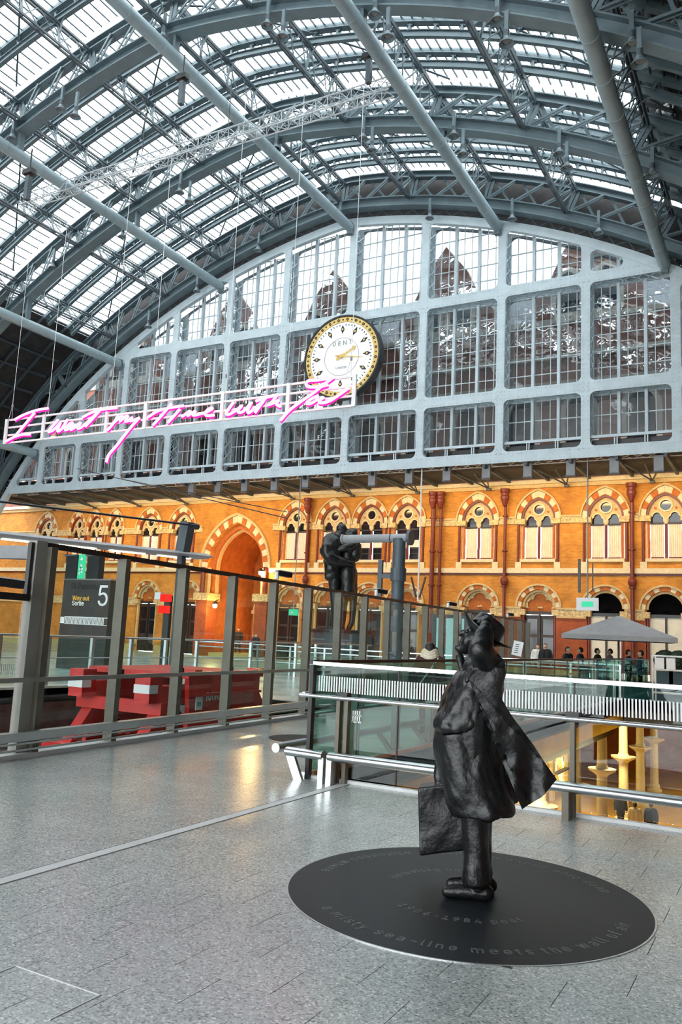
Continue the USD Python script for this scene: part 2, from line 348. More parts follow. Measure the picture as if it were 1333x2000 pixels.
# rivet rows
mb = MB()
def rivets(a, b, step=.22):
    n = max(1, int(np.linalg.norm(np.subtract(b, a)) / step))
    for i in range(n + 1):
        p = np.asarray(a, float) + (np.asarray(b, float) - np.asarray(a, float)) * i / max(n, 1)
        mb.box((p[0], -.008, p[1]), (.05, .03, .05))
for x in XM[5:]:
    for s in (-.13, .13): rivets((x + s, 11.5), (x + s, 20.2), .24)
for z in ZT:
    for s in (-.18, .18): rivets((-28, z + s), (5, z + s), .24)
mesh('rivets', mb, SCREEN, screen, kind='stuff')
for i, x in enumerate(XM):                     # lattice sides of every mullion and angle irons
    top = None
    for zz in np.arange(12, 30, .25):
        if not INNER.contains(Point(x, zz)): break
        top = zz
    if top is None: continue
    mb = MB()
    for s in (-.2, .2):
        z = ZT[0] + .3
        while z + .75 < top:
            for a, b in ((.10, .95), (.95, .10)): mb.bar((x + s, a, z), (x + s, b, z + .75), .025, .07, (1, 0, 0))
            z += .75
        mb.bx(x + s - .03, x + s + .03, .05, .16, ZT[0], top); mb.bx(x + s - .03, x + s + .03, .88, 1.0, ZT[0], top)
    mesh('mullion_lattice', mb, SCREEN, screen)
for r, z in enumerate(ZT):                     # lattice soffits of the transoms
    for i in range(len(XM) - 1):
        if r == 2 and not any(o[0] == i and o[1] == 2 for o in openings): continue
        mb = MB()
        for s in (-.24, .24):
            n = 6; w = (XM[i + 1] - XM[i] - .5) / n
            for j in range(n):
                x = XM[i] + .25 + j * w
                for a, b in ((.08, .95), (.95, .08)): mb.bar((x, a, z + s), (x + w, b, z + s), .07, .03)
            mb.bx(XM[i], XM[i + 1], .85, 1.0, z + s - .03, z + s + .03)
        mesh('transom_lattice', mb, SCREEN, screen)
# inner arched girder and the rail above the bottom beam
mb = MB(); P, N = curve(-30.5, 30.5, -.85, 0.03, 90); mb.sweep(P, N, (0, 1, 0), .08, .42); mb.sweep(P + N * .22 + [0, .1, 0], N, (0, 1, 0), .3, .04); mb.sweep(P - N * .22 + [0, .1, 0], N, (0, 1, 0), .3, .04)
mesh('arched_girder', mb, SCREEN, screen)
mb = MB()
for i in range(-30, 30):
    a, n0 = arch(i, -.62); b, n1 = arch(i + .5, -.25); c, n2 = arch(i + 1, -.62)
    mb.bar((a[0], .05, a[1]), (b[0], .05, b[1]), .05, .06, (0, 1, 0)); mb.bar((b[0], .05, b[1]), (c[0], .05, c[1]), .05, .06, (0, 1, 0))
mesh('arch_lacing', mb, STEELD, screen)
mb = MB(); mb.poly(arch_poly(UP + .6, 11.0).difference(arch_poly(-.85, 10.0)), .06, lambda v: v + [0, .42, 0])
mesh('end_boarding', mb, BOARD, screen)
for i in range(len(XM) - 1):
    mb = MB(); mb.bx(XM[i] + .2, XM[i + 1] - .2, .22, .36, 12.02, 12.16)
    for k in (1, 2): x = XM[i] + (XM[i + 1] - XM[i]) * k / 3; mb.bx(x - .09, x - .03, .24, .34, 11.5, 12.05); mb.bx(x + .03, x + .09, .24, .34, 11.5, 12.05)
    mesh('service_rail', mb, SCREEN, screen)
    mesh('apron_panel', MB().bx(XM[i] + .2, XM[i + 1] - .2, .62, .68, 11.45, 12.0), BLACK, screen)
# windows: one per opening, sub-mullions and panes
wn = 0
for i, r, cell in openings:
    wn += 1
    x0, x1 = XM[i] + .18, XM[i + 1] - .18
    z0, z1 = (ZT[r] + (.95 if r == 0 else .32)), cell.bounds[3] + .1
    clip = (sbox(x0, z0, x1, z1).intersection(INNER.buffer(.9)))
    w = UsdGeom.Xform.Define(stage, '/World/window_%d' % wn); w.AddTranslateOp().Set(Gf.Vec3d(0, YG + .92, 0)); w = tag(w.GetPrim(), kind='structure')
    th = (x1 - x0) / 3; nrow = max(1, round((z1 - z0) / .93)); rh = (z1 - z0) / nrow
    bars = MB()
    for t in range(3):
        for c in range(3):
            pw = th / 3; px0 = x0 + t * th + c * pw
            for q in range(nrow):
                rect = sbox(px0 + .02, z0 + q * rh + .02, px0 + pw - .02, z0 + (q + 1) * rh - .02)
                g = rect if clip.contains(rect) else rect.intersection(clip)
                if g.area < .03: continue
                m_ = MB()
                if g is rect: m_.bx(px0 + .02, px0 + pw - .02, 0, .012, z0 + q * rh + .02, z0 + (q + 1) * rh - .02)
                else: m_.poly(g, .012)
                mesh('pane', m_, GABLEGLASS, w)
        for c in (1, 2): bars.poly(sbox(x0 + t * th + c * th / 3 - .018, z0, x0 + t * th + c * th / 3 + .018, z1).intersection(clip), .05, lambda v: v + [0, -.02, 0])
    for q in range(nrow + 1): bars.poly(sbox(x0, z0 + q * rh - .022, x1, z0 + q * rh + .022).intersection(clip), .06, lambda v: v + [0, -.03, 0])
    mesh('glazing_bars', bars, SCREEN, w, kind='stuff')
    for t in (1, 2):
        g = sbox(x0 + t * th - .075, z0, x0 + t * th + .075, z1).intersection(clip)
        if g.area > .05: mesh('sub_mullion', MB().poly(g, .22, lambda v: v + [0, -.18, 0]), SCREEN, w)
# ---- the station clock
cc = onY(668, 697, YG - .55)
clk = thing('station_clock', 'large round white dial clock with gilded ring hanging in the gable screen', 'clock', cc)
def disc(r0, r1, y0, y1, n=96):
    P = Point(0, 0).buffer(r1, quad_segs=n // 4)
    if r0: P = P.difference(Point(0, 0).buffer(r0, quad_segs=n // 4))
    return MB().poly(P, y1 - y0, lambda v: v + [0, y0, 0])
RC = 2.52
mesh('case', disc(0, RC, .02, .45), BLACK, clk); mesh('dial', disc(0, RC * .83, -.03, .02), DIALW, clk)
mesh('rim', disc(RC * .96, RC, -.10, .05), BLACK, clk)
mb = disc(RC * .835, RC * .955, -.05, .02)
mesh('gilded_ring', mb, GOLD, clk)
mb = MB()
for k in range(48):
    a = k * 2 * PI / 48; c = np.array([math.sin(a), math.cos(a)]) * RC * .895
    g = Point(c).buffer(.085, quad_segs=3).difference(Point(c).buffer(.035, quad_segs=3)) if k % 2 else Point(c).buffer(.05, quad_segs=2)
    mb.poly(g, .02, lambda v: v + [0, -.07, 0])
mesh('ring_ornament', mb, BLACK, clk, kind='stuff')
for k in range(12):
    a = k * PI / 6; u = np.array([math.sin(a), math.cos(a)]); v_ = np.array([u[1], -u[0]]); c = u * RC * .66
    if k == 0: pass
    g = Polygon([c + u * .26, c + v_ * .12, c - u * .26, c - v_ * .12]); g = g.difference(Point(c).buffer(.065, quad_segs=4))
    mesh('hour_mark', MB().poly(g, .03, lambda v: v + [0, -.06, 0]), BLACK, clk)
    mesh('hour_boss', MB().poly(Point(c).buffer(.065, quad_segs=4), .03, lambda v: v + [0, -.065, 0]), GOLD, clk)
for k in range(60):
    if k % 5 == 0: continue
    a = k * PI / 30; u = np.array([math.sin(a), math.cos(a)]); v_ = np.array([u[1], -u[0]]); c = u * RC * .765
    mb = MB(); mb.poly(Polygon([c + u * .05 + v_ * .025, c + u * .05 - v_ * .025, c - u * .05 - v_ * .018, c - u * .05 + v_ * .018]), .02, lambda v: v + [0, -.05, 0]); mesh('minute_mark', mb, BLACK, clk)
mesh('chapter_line', disc(RC * .445, RC * .453, -.045, -.02), GREY, clk)
def lettering(text, h, x, z, y, bold=False, gap=1.0):
    m = meshkit.text_mesh(text, h, .012, bold); v = np.array(m.vertices); v[:, 0] *= gap
    v = np.stack([v[:, 0] - v[:, 0].max() / 2 + x, y - v[:, 2], v[:, 1] + z], 1); return (v, np.array(m.faces))
mesh('maker_lettering', lettering('D E N T', .27, 0, .70, -.04), GREY, clk); mesh('city_lettering', lettering('LONDON', .12, 0, -.72, -.04), GREY, clk)
def hand(ang, L, w, y):
    u = np.array([math.sin(ang), math.cos(ang)]); v_ = np.array([u[1], -u[0]])
    g = unary_union([Polygon([-u * .35 + v_ * w, u * L * .7 + v_ * w * .6, u * L, u * L * .7 - v_ * w * .6, -u * .35 - v_ * w]), Point(0, 0).buffer(w * 1.8)])
    if L < 1.2: g = g.union(Point(u * L * .8).buffer(.12))
    return MB().poly(g, .03, lambda v: v + [0, y, 0])
mesh('hour_hand', hand(math.radians(62), 1.12, .075, -.12), GOLD, clk); mesh('minute_hand', hand(math.radians(99), 1.55, .05, -.16), GOLD, clk)
mb = MB()
for s in (-1, 1):
    for t in (-1, 1): mb.bar((s * 1.7, .4, t * 1.2), (s * 1.9, .62, t * 1.5), .1, .1)
mesh('wall_bracket', mb, STEEL, clk)
# ================================================================== HOTEL FACADE
YF = 45.0
def brick(name, c1, c2, mortar, sx=1.0):
    return mat(name, {'g': ('geometry', {}), 's': ('separate_xyz', {}), 'c': ('combine_xyz', {}), 'a': ('math', {'math_type': 'add'}),
        'b': ('brick_texture', {'color1': c1, 'color2': c2, 'mortar': mortar, 'scale': 1.0, 'mortar_size': 0.008, 'brick_width': .24 * sx, 'row_height': .082 * sx, 'bias': -.1}),
        'n': ('noise_texture', {'scale': 1.3, 'detail': 4.0}), 'r': ('rgb_ramp', {'ramp': [(.3, (.72, .68, .62)), (.7, (1.12, 1.1, 1.05))]}), 'x': ('mix', {'mix_type': 'multiply', 'fac': 1.0}),
        'u': ('bump', {'strength': .4, 'distance': .01}), 'p': ('principled_bsdf', {'roughness': .8})},
        [('g.position', 's.vector'), ('s.x', 'a.value1'), ('s.y', 'a.value2'), ('a.value', 'c.x'), ('s.z', 'c.y'), ('c.vector', 'b.vector'), ('g.position', 'n.vector'), ('n.fac', 'r.fac'),
         ('b.color', 'x.color1'), ('r.color', 'x.color2'), ('x.color', 'p.base_color'), ('b.fac', 'u.height'), ('u.normal', 'p.normal')])
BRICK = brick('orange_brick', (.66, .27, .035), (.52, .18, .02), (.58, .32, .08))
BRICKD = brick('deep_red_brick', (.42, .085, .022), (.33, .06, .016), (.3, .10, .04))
BRICKU = brick('upper_red_brick', (.20, .065, .042), (.15, .05, .035), (.2, .12, .09))
STONEU = plain('sooty_stone', (.38, .34, .29), .8, var=.2)
SLATE = plain('roof_slate', (.16, .17, .19), .6, var=.2, scale=5)
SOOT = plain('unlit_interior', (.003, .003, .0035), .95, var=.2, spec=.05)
DOORDARK = plain('dark_door_timber', (.035, .022, .015), .5, var=.3)
DARKGLASS = plain('dark_window_glass', (.012, .012, .014), .08, 0.0, var=.3)
CARVED = plain('carved_stone', (.62, .45, .22), .8, var=.45, scale=9.0, bump=.8)
def two_centred(w, h, z0, n=12):
    """right half of a pointed arch of half width w and rise h, from springing to apex, as (x, z)"""
    R = (w * w + h * h) / (2 * w); c = w - R; a1 = math.atan2(h, -c)
    return [(c + R * math.cos(a), z0 + R * math.sin(a)) for a in np.linspace(0, a1, n)]
def pointed(w, h, z0, zb, n=12):
    r = two_centred(w, h, z0, n)
    return Polygon([(w, zb)] + r + [(-x, z) for x, z in r[-2::-1]] + [(-w, zb)])
def rounda(w, z0, zb, n=24, h=None):
    h = h or w
    return Polygon([(w, zb)] + [(w * math.cos(a), z0 + h * math.sin(a)) for a in np.linspace(0, PI, n)] + [(-w, zb)])
def voussoirs(parent, inner, outer, nb, y0, y1):
    """alternating blocks between two matched polylines (right half), both sides"""
    I, O = np.array(inner), np.array(outer); m = len(I) - 1
    for sd in (1, -1):
        for k in range(nb):
            i0, i1 = k * m / nb, (k + 1) * m / nb
            f = lambda A, t: A[min(int(t), m - 1)] + (A[min(int(t), m - 1) + 1] - A[min(int(t), m - 1)]) * (t - min(int(t), m - 1))
            ts = [i0 + .04, (i0 + i1) / 2, i1 - .04]
            pts = [f(I, t) for t in ts] + [f(O, t) for t in ts[::-1]]
            proud = .015 if k % 2 else 0
            g = Polygon([(sd * p[0], p[1]) for p in pts]).buffer(0)
            mesh('voussoir', MB().poly(g, y1 - y0 + proud, lambda v: v + [0, y0 - proud, 0]), STONEW if k % 2 == 0 else ORBLOCK, parent)
def strip(poly_in, poly_out): return poly_out.difference(poly_in)
WX = [(-51.9, 1, 'in the far left corner'), (-48.5, .78, 'left of the row of three narrow ones'), (-46.6, .78, 'middle of the row of three narrow ones'), (-44.55, .78, 'right of the row of three narrow ones'), (-41.15, 1, 'second to the left of the great arch'), (-38.05, 1, 'next to the great arch on its left'),
      (-28.5, 1, 'next to the great arch on its right'), (-25.6, 1, 'just right of the first drainpipe'), (-22.95, 1, 'left half of the close pair behind the bronze couple'), (-20.45, 1, 'right half of the close pair behind the pole'), (-15.9, 1, 'just right of the double drainpipe'),
      (-12.35, 1, 'fourth from the right edge of the picture'), (-8.68, 1, 'second from the right edge of the picture'), (-5.62, 1, 'at the right edge of the picture'), (-1.9, 1, 'beyond the right edge')]
WX = [w if abs(w[0] + 12.35) > .01 else (-12.35, 1, 'third from the right edge of the picture') for w in WX]
GX = [(-40.87, 'far left of the great arch'), (-37.08, 'next left of the great arch'), (-28.76, 'next right of the great arch'), (-25.86, 'second right of the great arch'), (-22.83, 'behind the legs of the bronze couple'), (-20.4, 'behind the grey pole'), (-15.8, 'right of the double drainpipe'), (-12.28, 'left of the sunshade'), (-8.69, 'behind the sunshade'), (-5.69, 'at the right edge of the picture'), (-2.0, 'beyond the right edge')]
wall = sbox(-62, 0, 12, 10.75)
holes = []
for x, s, _ in WX: holes.append(shapely.affinity.translate(shapely.affinity.scale(pointed(.98, 1.28, 8.75, 6.45), s, 1, origin=(0, 0)), x, 0))
for x, _ in GX: holes.append(shapely.affinity.translate(rounda(.96, 3.85, 0), x, 0))
BA = -33.2
holes.append(shapely.affinity.translate(pointed(2.32, 3.1, 6.0, 0), BA, 0))
face = wall.difference(unary_union(holes))
up_, lo_ = face.intersection(sbox(-70, 3.6, 20, 20)), face.intersection(sbox(-70, 0, 20, 3.6))
loR = lo_.intersection(sbox(-19, 0, 20, 4)); loL = lo_.difference(sbox(-19, 0, 20, 4))
fw = thing('wall_hotel', None, None, (0, YF, 0), kind='structure')
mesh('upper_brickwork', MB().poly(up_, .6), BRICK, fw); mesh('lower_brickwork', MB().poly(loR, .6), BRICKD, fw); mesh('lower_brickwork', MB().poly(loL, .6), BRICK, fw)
def course(name, z0, z1, pr, m, x0=-62, x1=12, gaps=()):
    segs = [(x0, x1)]
    for g0, g1 in sorted(gaps):
        segs = [q for a, b in segs for q in ((a, min(b, g0)), (max(a, g1), b)) if q[1] - q[0] > .05]
    for a, b in segs: mesh(name, MB().bx(a, b, -pr, .05, z0, z1), m, fw)
course('string_course', 5.72, 6.0, .16, STONEW, gaps=[(BA - 2.9, BA + 2.9)]); course('string_shadow_mould', 5.62, 5.72, .06, DARKRED, gaps=[(BA - 2.9, BA + 2.9)])
wg = [(x - 1.28 * s, x + 1.28 * s) for x, s, _ in WX] + [(BA - 2.95, BA + 2.95)]
course('capital_band', 8.52, 8.86, .08, CARVED, gaps=wg); course('capital_band_cap', 8.86, 8.96, .14, STONE, gaps=wg)
gg = [(x - 1.0, x + 1.0) for x, _ in GX] + [(BA - 2.4, BA + 2.4)]
course('carved_band', 3.36, 3.74, .07, CARVED, gaps=gg); course('carved_band_cap', 3.74, 3.84, .13, STONE, gaps=gg); course('carved_band_foot', 3.28, 3.36, .1, STONE, gaps=gg)
course('cornice', 10.55, 10.75, .18, STONE); course('cornice_cap', 10.75, 10.98, .38, STONEW); course('plinth', 0, .5, .06, STONE, gaps=gg)
# ---- gothic window (one built, the rest copied)
def gothic(kind):
    t = thing('gothic_window', 'window', 'window', (0, YF, 0), group='two light gothic windows along the upper storey')
    I, O, H = two_centred(.98, 1.28, 8.78, 25), two_centred(1.24, 1.62, 8.78, 25), two_centred(1.33, 1.75, 8.78, 25)
    voussoirs(t, I, O, 5, -.05, .22)
    hood = strip(pointed(1.25, 1.635, 8.78, 8.78), pointed(1.33, 1.75, 8.78, 8.78)); mesh('hood_mould', MB().poly(hood, .16, lambda v: v + [0, -.15, 0]), STONE, t)
    dk = strip(pointed(.86, 1.12, 8.78, 8.78), pointed(.98, 1.28, 8.78, 8.78)); mesh('inner_roll', MB().poly(dk, .2, lambda v: v + [0, .02, 0]), DARKRED, t)
    op = pointed(.95, 1.22, 8.75, 6.5)
    lights = []
    for s in (-1, 1):
        c = s * .44
        head = unary_union([Point(c, 8.78).buffer(.20, quad_segs=6), Point(c - .15, 8.62).buffer(.17, quad_segs=6), Point(c + .15, 8.62).buffer(.17, quad_segs=6)]); lights.append(head.union(sbox(c - .31, 6.55, c + .31, 8.6)))
    oc = Point(0, 9.36).buffer(.27, quad_segs=8)
    tr = op.intersection(sbox(-2, 8.45, 2, 11)).difference(unary_union(lights)).difference(oc)
    mesh('tracery', MB().poly(tr, .10, lambda v: v + [0, .16, 0]), STONE, t)
    mesh('oculus_ring', MB().poly(Point(0, 9.36).buffer(.36, quad_segs=8).difference(Point(0, 9.36).buffer(.27, quad_segs=8)), .08, lambda v: v + [0, .10, 0]), STONEW, t)
    for l in lights: mesh('light_moulding', MB().poly(l.buffer(.06).difference(l).intersection(sbox(-2, 8.5, 2, 10)), .06, lambda v: v + [0, .11, 0]), STONEW, t)
    for s in (-1, 1): mesh('boss', MB().poly(Point(s * .52, 9.22).buffer(.07, quad_segs=4), .05, lambda v: v + [0, .12, 0]), ORBLOCK, t)
    mesh('centre_shaft', MB().cyl((0, .2, 6.55), .075, 1.9, 10), DARKRED, t); mesh('shaft_capital', MB().lathe([(.08, 0), (.10, .05), (.15, .2), (.15, .26), (.0, .26)], (0, .2, 8.38), 10), STONEW, t)
    for s in (-1, 1):
        mesh('jamb_shaft', MB().cyl((s * .86, .14, 6.55), .07, 1.9, 10), ORBLOCK, t); mesh('jamb_shaft', MB().cyl((s * 1.12, -.03, 6.2), .075, 2.3, 10), DARKRED, t)
        mesh('jamb_capital', MB().bx(s * 1.0 - .27, s * 1.0 + .27, -.14, .2, 8.5, 8.8), CARVED, t)
        mesh('corner_block', MB().bx(s * 1.1 - .17, s * 1.1 + .17, -.12, .1, 6.0, 6.35), STONEW, t)
    mesh('sill', MB().bx(-1.0, 1.0, -.14, .35, 6.35, 6.52), STONEW, t)
    mesh('sash_rail', MB().bx(-.9, .9, .22, .28, 8.36, 8.46), DOORDARK, t)
    mesh('oculus_pane', MB().poly(oc, .02, lambda v: v + [0, .24, 0]), DARKGLASS, t)
    for s in (-1, 1):
        c = s * .44
        mesh('head_pane', MB().bx(c - .33, c + .33, .27, .29, 8.45, 9.0), DARKGLASS, t)
        if kind == 'sash':
            mesh('window_glass', MB().bx(c - .33, c + .33, .29, .31, 6.55, 8.4), DARKGLASS, t); mesh('roller_blind', MB().bx(c - .32, c + .32, .25, .27, 7.25, 7.75), CURTAIN, t)
            mesh('sash_frame', MB().poly(sbox(c - .31, 6.53, c + .31, 7.3).difference(unary_union([sbox(c - .25, 6.6, c + .25, 6.9), sbox(c - .25, 6.95, c + .25, 7.22)])), .04, lambda v: v + [0, .22, 0]), DOORDARK, t)
        else:
            xs = np.linspace(c - .32, c + .32, 25); pts = np.array([(x, .26 + .03 * math.sin(k * 1.57 * (1 if kind == 'pale' else 1.0)), 6.55) for k, x in enumerate(xs)])
            v = np.vstack([pts, pts + [0, 0, 1.85]]); n = len(xs); f = [[i, i + 1, n + i + 1, n + i] for i in range(n - 1)]
            mesh('curtain', MB().add(v, np.array(f)), CURTAIN, t)
            mesh('sash_foot', MB().bx(c - .33, c + .33, .2, .3, 6.52, 6.62), DARKRED, t)
    return t
protos = {}
for i, (x, s, wh) in enumerate(WX):
    kind = 'sash' if abs(x + 22.95) < .1 or abs(x + 20.45) < .1 else 'pale'
    lab = ('Gothic window with dark sashes and half blinds, ' if kind == 'sash' else 'Gothic window with ivory curtains, ') + wh
    if kind not in protos:
        p = protos[kind] = gothic(kind); tag(p, lab); a = UsdGeom.Xformable(p); a.ClearXformOpOrder(); a.AddTranslateOp(opSuffix='at').Set(Gf.Vec3d(x, YF, 0)); a.AddScaleOp(opSuffix='at').Set(Gf.Vec3f(s, 1, 1))
    else: dup(protos[kind], (x, YF, 0), lab, scale=(s, 1, 1))
# ---- ground floor round arches
def ground_arch(kind):
    t = thing('arched_doorway', 'doorway', 'doorway', (0, YF, 0), group='round arched doorways along the ground floor')
    A = lambda r: [(r * math.cos(a), 3.85 + r * math.sin(a)) for a in np.linspace(0, PI / 2, 25)]
    voussoirs(t, A(.97), A(1.18), 6, -.05, .25)
    mesh('hood_mould', MB().poly(strip(rounda(1.19, 3.85, 3.85), rounda(1.29, 3.85, 3.85)), .16, lambda v: v + [0, -.15, 0]), STONE, t)
    mesh('inner_roll', MB().poly(strip(rounda(.84, 3.85, 3.85), rounda(.97, 3.85, 3.85)), .12, lambda v: v + [0, .12, 0]), STONE if kind != 'dark' else CARVED, t)
    tre = unary_union([Point(0, 4.25).buffer(.36, quad_segs=6), Point(-.4, 3.98).buffer(.3, quad_segs=6), Point(.4, 3.98).buffer(.3, quad_segs=6)])
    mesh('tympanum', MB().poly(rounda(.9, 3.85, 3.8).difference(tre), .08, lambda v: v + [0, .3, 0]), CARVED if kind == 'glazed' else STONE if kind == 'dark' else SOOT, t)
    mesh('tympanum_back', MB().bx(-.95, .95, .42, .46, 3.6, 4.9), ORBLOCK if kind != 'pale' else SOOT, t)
    for s in (-1, 1):
        mesh('jamb_shaft', MB().cyl((s * .88, .12, .5), .09, 2.9, 10), DARKRED if kind != 'dark' else STONE, t); mesh('jamb_capital', MB().bx(s * .95 - .2, s * .95 + .2, -.12, .3, 3.4, 3.72), CARVED, t)
    mesh('transom', MB().bx(-.95, .95, .2, .4, 3.45, 3.62), BLACK if kind == 'pale' else DOORDARK, t)
    for s in (-1, 1):
        c = s * .45
        if kind == 'pale':
            mesh('door_panel', MB().bx(c - .40, c + .40, .26, .32, .1, 3.45), CURTAIN, t)
        else:
            mesh('door_leaf', MB().poly(sbox(c - .42, .05, c + .42, 3.4).difference(unary_union([sbox(c - .3, 1.3, c + .3, 2.2), sbox(c - .3, 2.35, c + .3, 3.2)])), .06, lambda v: v + [0, .3, 0]), DOORDARK, t)
            mesh('door_glass', MB().bx(c - .35, c + .35, .35, .37, 1.2, 3.3), DARKGLASS, t)
    mesh('centre_post', MB().bx(-.05, .05, .18, .34, .05, 3.5), DOORDARK, t)
    return t
gp = {}
for i, (x, wh) in enumerate(GX):
    kind = 'pale' if x > -10 else 'glazed' if x > -16.5 else 'dark'
    lab = {'pale': 'Round arched doorway with cream panels, ', 'glazed': 'Round arched doorway with carved tympanum, ', 'dark': 'Round arched doorway with dark timber doors, '}[kind] + wh
    if kind not in gp:
        p = gp[kind] = ground_arch(kind); tag(p, lab); a = UsdGeom.Xformable(p); a.ClearXformOpOrder(); a.AddTranslateOp(opSuffix='at').Set(Gf.Vec3d(x, YF, 0))
    else: dup(gp[kind], (x, YF, 0), lab)
# ---- the great arch and the passage behind it
ga = thing('great_archway', 'great pointed archway with striped stone and brick ring leading into the hotel', 'archway', (BA, YF, 0))
voussoirs(ga, two_centred(2.36, 3.16, 6.0, 41), two_centred(2.82, 3.62, 6.0, 41), 11, -.06, .4)
mesh('hood_mould', MB().poly(strip(pointed(2.83, 3.63, 6.0, 6.0), pointed(2.98, 3.8, 6.0, 6.0)), .22, lambda v: v + [0, -.2, 0]), STONE, ga)
mesh('inner_order', MB().poly(strip(pointed(2.05, 2.75, 6.0, 3.9), pointed(2.36, 3.16, 6.0, 3.9)), .5, lambda v: v + [0, .35, 0]), ORBLOCK, ga)
mesh('inner_roll', MB().poly(strip(pointed(1.95, 2.62, 6.0, 3.9), pointed(2.05, 2.75, 6.0, 3.9)), .3, lambda v: v + [0, .6, 0]), STONE, ga)
for s in (-1, 1):
    mesh('pier', MB().bx(min(s * 2.0, s * 2.95), max(s * 2.0, s * 2.95), -.25, .9, 0, 3.75), BRICKD, ga); mesh('pier_capital', MB().bx(min(s * 1.85, s * 3.1), max(s * 1.85, s * 3.1), -.4, 1.0, 3.75, 4.25), CARVED, ga)
    mesh('corbel_shaft', MB().cyl((s * 2.62, -.1, 4.25), .16, 1.8, 12), DARKRED, ga); mesh('corbel_shaft', MB().cyl((s * 2.25, .15, 4.25), .13, 1.8, 12), STONE, ga)
pas = thing('archway_passage', 'orange lit vaulted passage seen through the great archway', 'passage', (BA, YF + .9, 0))
GOLDWALL = plain('golden_plaster', (.40, .12, .02), .8, var=.25, scale=2.0)
for s in (-1, 1): mesh('side_wall', MB().bx(min(s * 2.35, s * 2.75), max(s * 2.35, s * 2.75), 0, 5.2, 0, 6.2), GOLDWALL, pas)
mesh('vault', MB().poly(strip(pointed(2.36, 3.2, 6.0, 5.9), pointed(2.8, 3.7, 6.0, 5.9)), 5.2), GOLDWALL, pas)
bk = sbox(-2.8, 0, 2.8, 10).difference(unary_union([shapely.affinity.translate(pointed(.75, 1.0, 3.3, .4), q, 0) for q in (-1.2, .9)]))
mesh('back_wall', MB().poly(bk, .4, lambda v: v + [0, 4.8, 0]), GOLDWALL, pas); mesh('niche_wall', MB().bx(-2.6, 2.6, 5.5, 5.6, 0, 6), GOLDWALL, pas)
for q in (-1.2, .9):
    mesh('niche_ring', MB().poly(shapely.affinity.translate(strip(pointed(.75, 1.0, 3.3, 3.3), pointed(.98, 1.3, 3.3, 3.3)), q, 0), .2, lambda v: v + [0, 4.65, 0]), STONEW, pas)
    for s in (-1, 1): mesh('niche_shaft', MB().cyl((q + s * .85, 4.7, .4), .08, 2.8, 8), STONE, pas); mesh('niche_capital', MB().bx(q + s * .85 - .15, q + s * .85 + .15, 4.5, 4.85, 3.1, 3.35), STONEW, pas)
mb = MB()
for s, x1 in ((1, .35), (1, .75)):
    a = np.linspace(0, 1, 12); mb.tube(np.stack([x1 + (2.2 - x1) * (1 - np.cos(a * PI / 2)) * .9, np.full(12, 3.2), 4.2 + 4.2 * np.sin(a * PI / 2)], 1)[:, [0, 1, 2]], .15, 8)
mesh('vault_rib', mb, STONE, pas)
mesh('dado', MB().bx(-2.3, 2.3, 4.6, 4.8, 0, .5), STONE, pas); mesh('centre_pier', MB().bx(-.35, .05, 3.0, 3.4, 0, 4.2), BRICKD, pas); mesh('step', MB().bx(-2.3, 2.3, -.6, 5, 0, .22), STONE, pas)
for x, y, z, lab, pw in ((onY(510, 1119, 44.6)[0], 44.6, onY(510, 1119, 44.6)[2], 'glowing lantern on a bracket at the right jamb of the great archway', 260), (onY(420, 1183, 44.4)[0], 44.4, onY(420, 1183, 44.4)[2], 'glowing lantern at the left pier of the great archway', 160)):
    L = thing('lantern', lab, 'lantern', (x, y, z))
    s_ = trimesh.creation.icosphere(2, .17); mesh('globe', (np.array(s_.vertices), np.array(s_.faces)), glow('lantern_glow_%d' % pw, (1.0, .62, .22), 22.0), L)
    mesh('cap', MB().lathe([(.0, .32), (.06, .3), (.22, .12), (.20, .1)], (0, 0, 0), 10), BLACK, L); mesh('bracket', MB().bar((0, 0, .3), (0, .36, .42), .05, .05), BLACK, L)
    sp = UsdLux.SphereLight.Define(stage, str(L.GetPath()) + '/lamp'); sp.CreateRadiusAttr(.2); sp.CreateIntensityAttr(pw); sp.CreateColorAttr(Gf.Vec3f(1, .6, .22)); 
pl = UsdLux.SphereLight.Define(stage, '/World/passage_lamp'); pl.AddTranslateOp().Set(Gf.Vec3d(BA + .6, YF + 3.6, 2.6)); pl.CreateRadiusAttr(.25); pl.CreateIntensityAttr(95.0); pl.CreateColorAttr(Gf.Vec3f(1, .5, .14))
# ---- rainwater pipes
for x, w, wh in ((-27.34, .10, 'between the first two windows right of the great arch'), (-18.55, .15, 'left of the double drainpipe'), (-18.1, .10, 'right of the double drainpipe'), (-14.16, .10, 'between the cream curtained windows at mid right'), (-7.25, .12, 'between the last two windows on the right')):
    PY = .32 if w < .14 else .42
    t = thing('drainpipe', 'oxblood cast iron drainpipe, ' + wh, 'drainpipe', (x, YF, 0))
    mesh('pipe', MB().cyl((0, -PY, .3), w * .9, 10.2, 10), DARKRED, t)
    mesh('hopper', MB().lathe([(.1, 0), (.14, .1), (.24, .4), (.26, .55), (.22, .6), (.22, .75), (.28, .8), (.28, 1.0), (0, 1.0)], (0, -PY - .14, 9.52), 10), DARKRED, t)
    for z in (2.6, 4.9, 6.9, 8.9): mesh('collar', MB().lathe([(w, 0), (w + .06, .02), (w + .06, .1), (w, .12)], (0, -PY, z), 10), DARKRED, t)
    if x in (-7.25, -14.16, -27.34):
        mesh('junction', MB().lathe([(w, 0), (.2, .1), (.24, .25), (.2, .4), (w, .5)], (0, -PY, 5.0), 10), DARKRED, t)
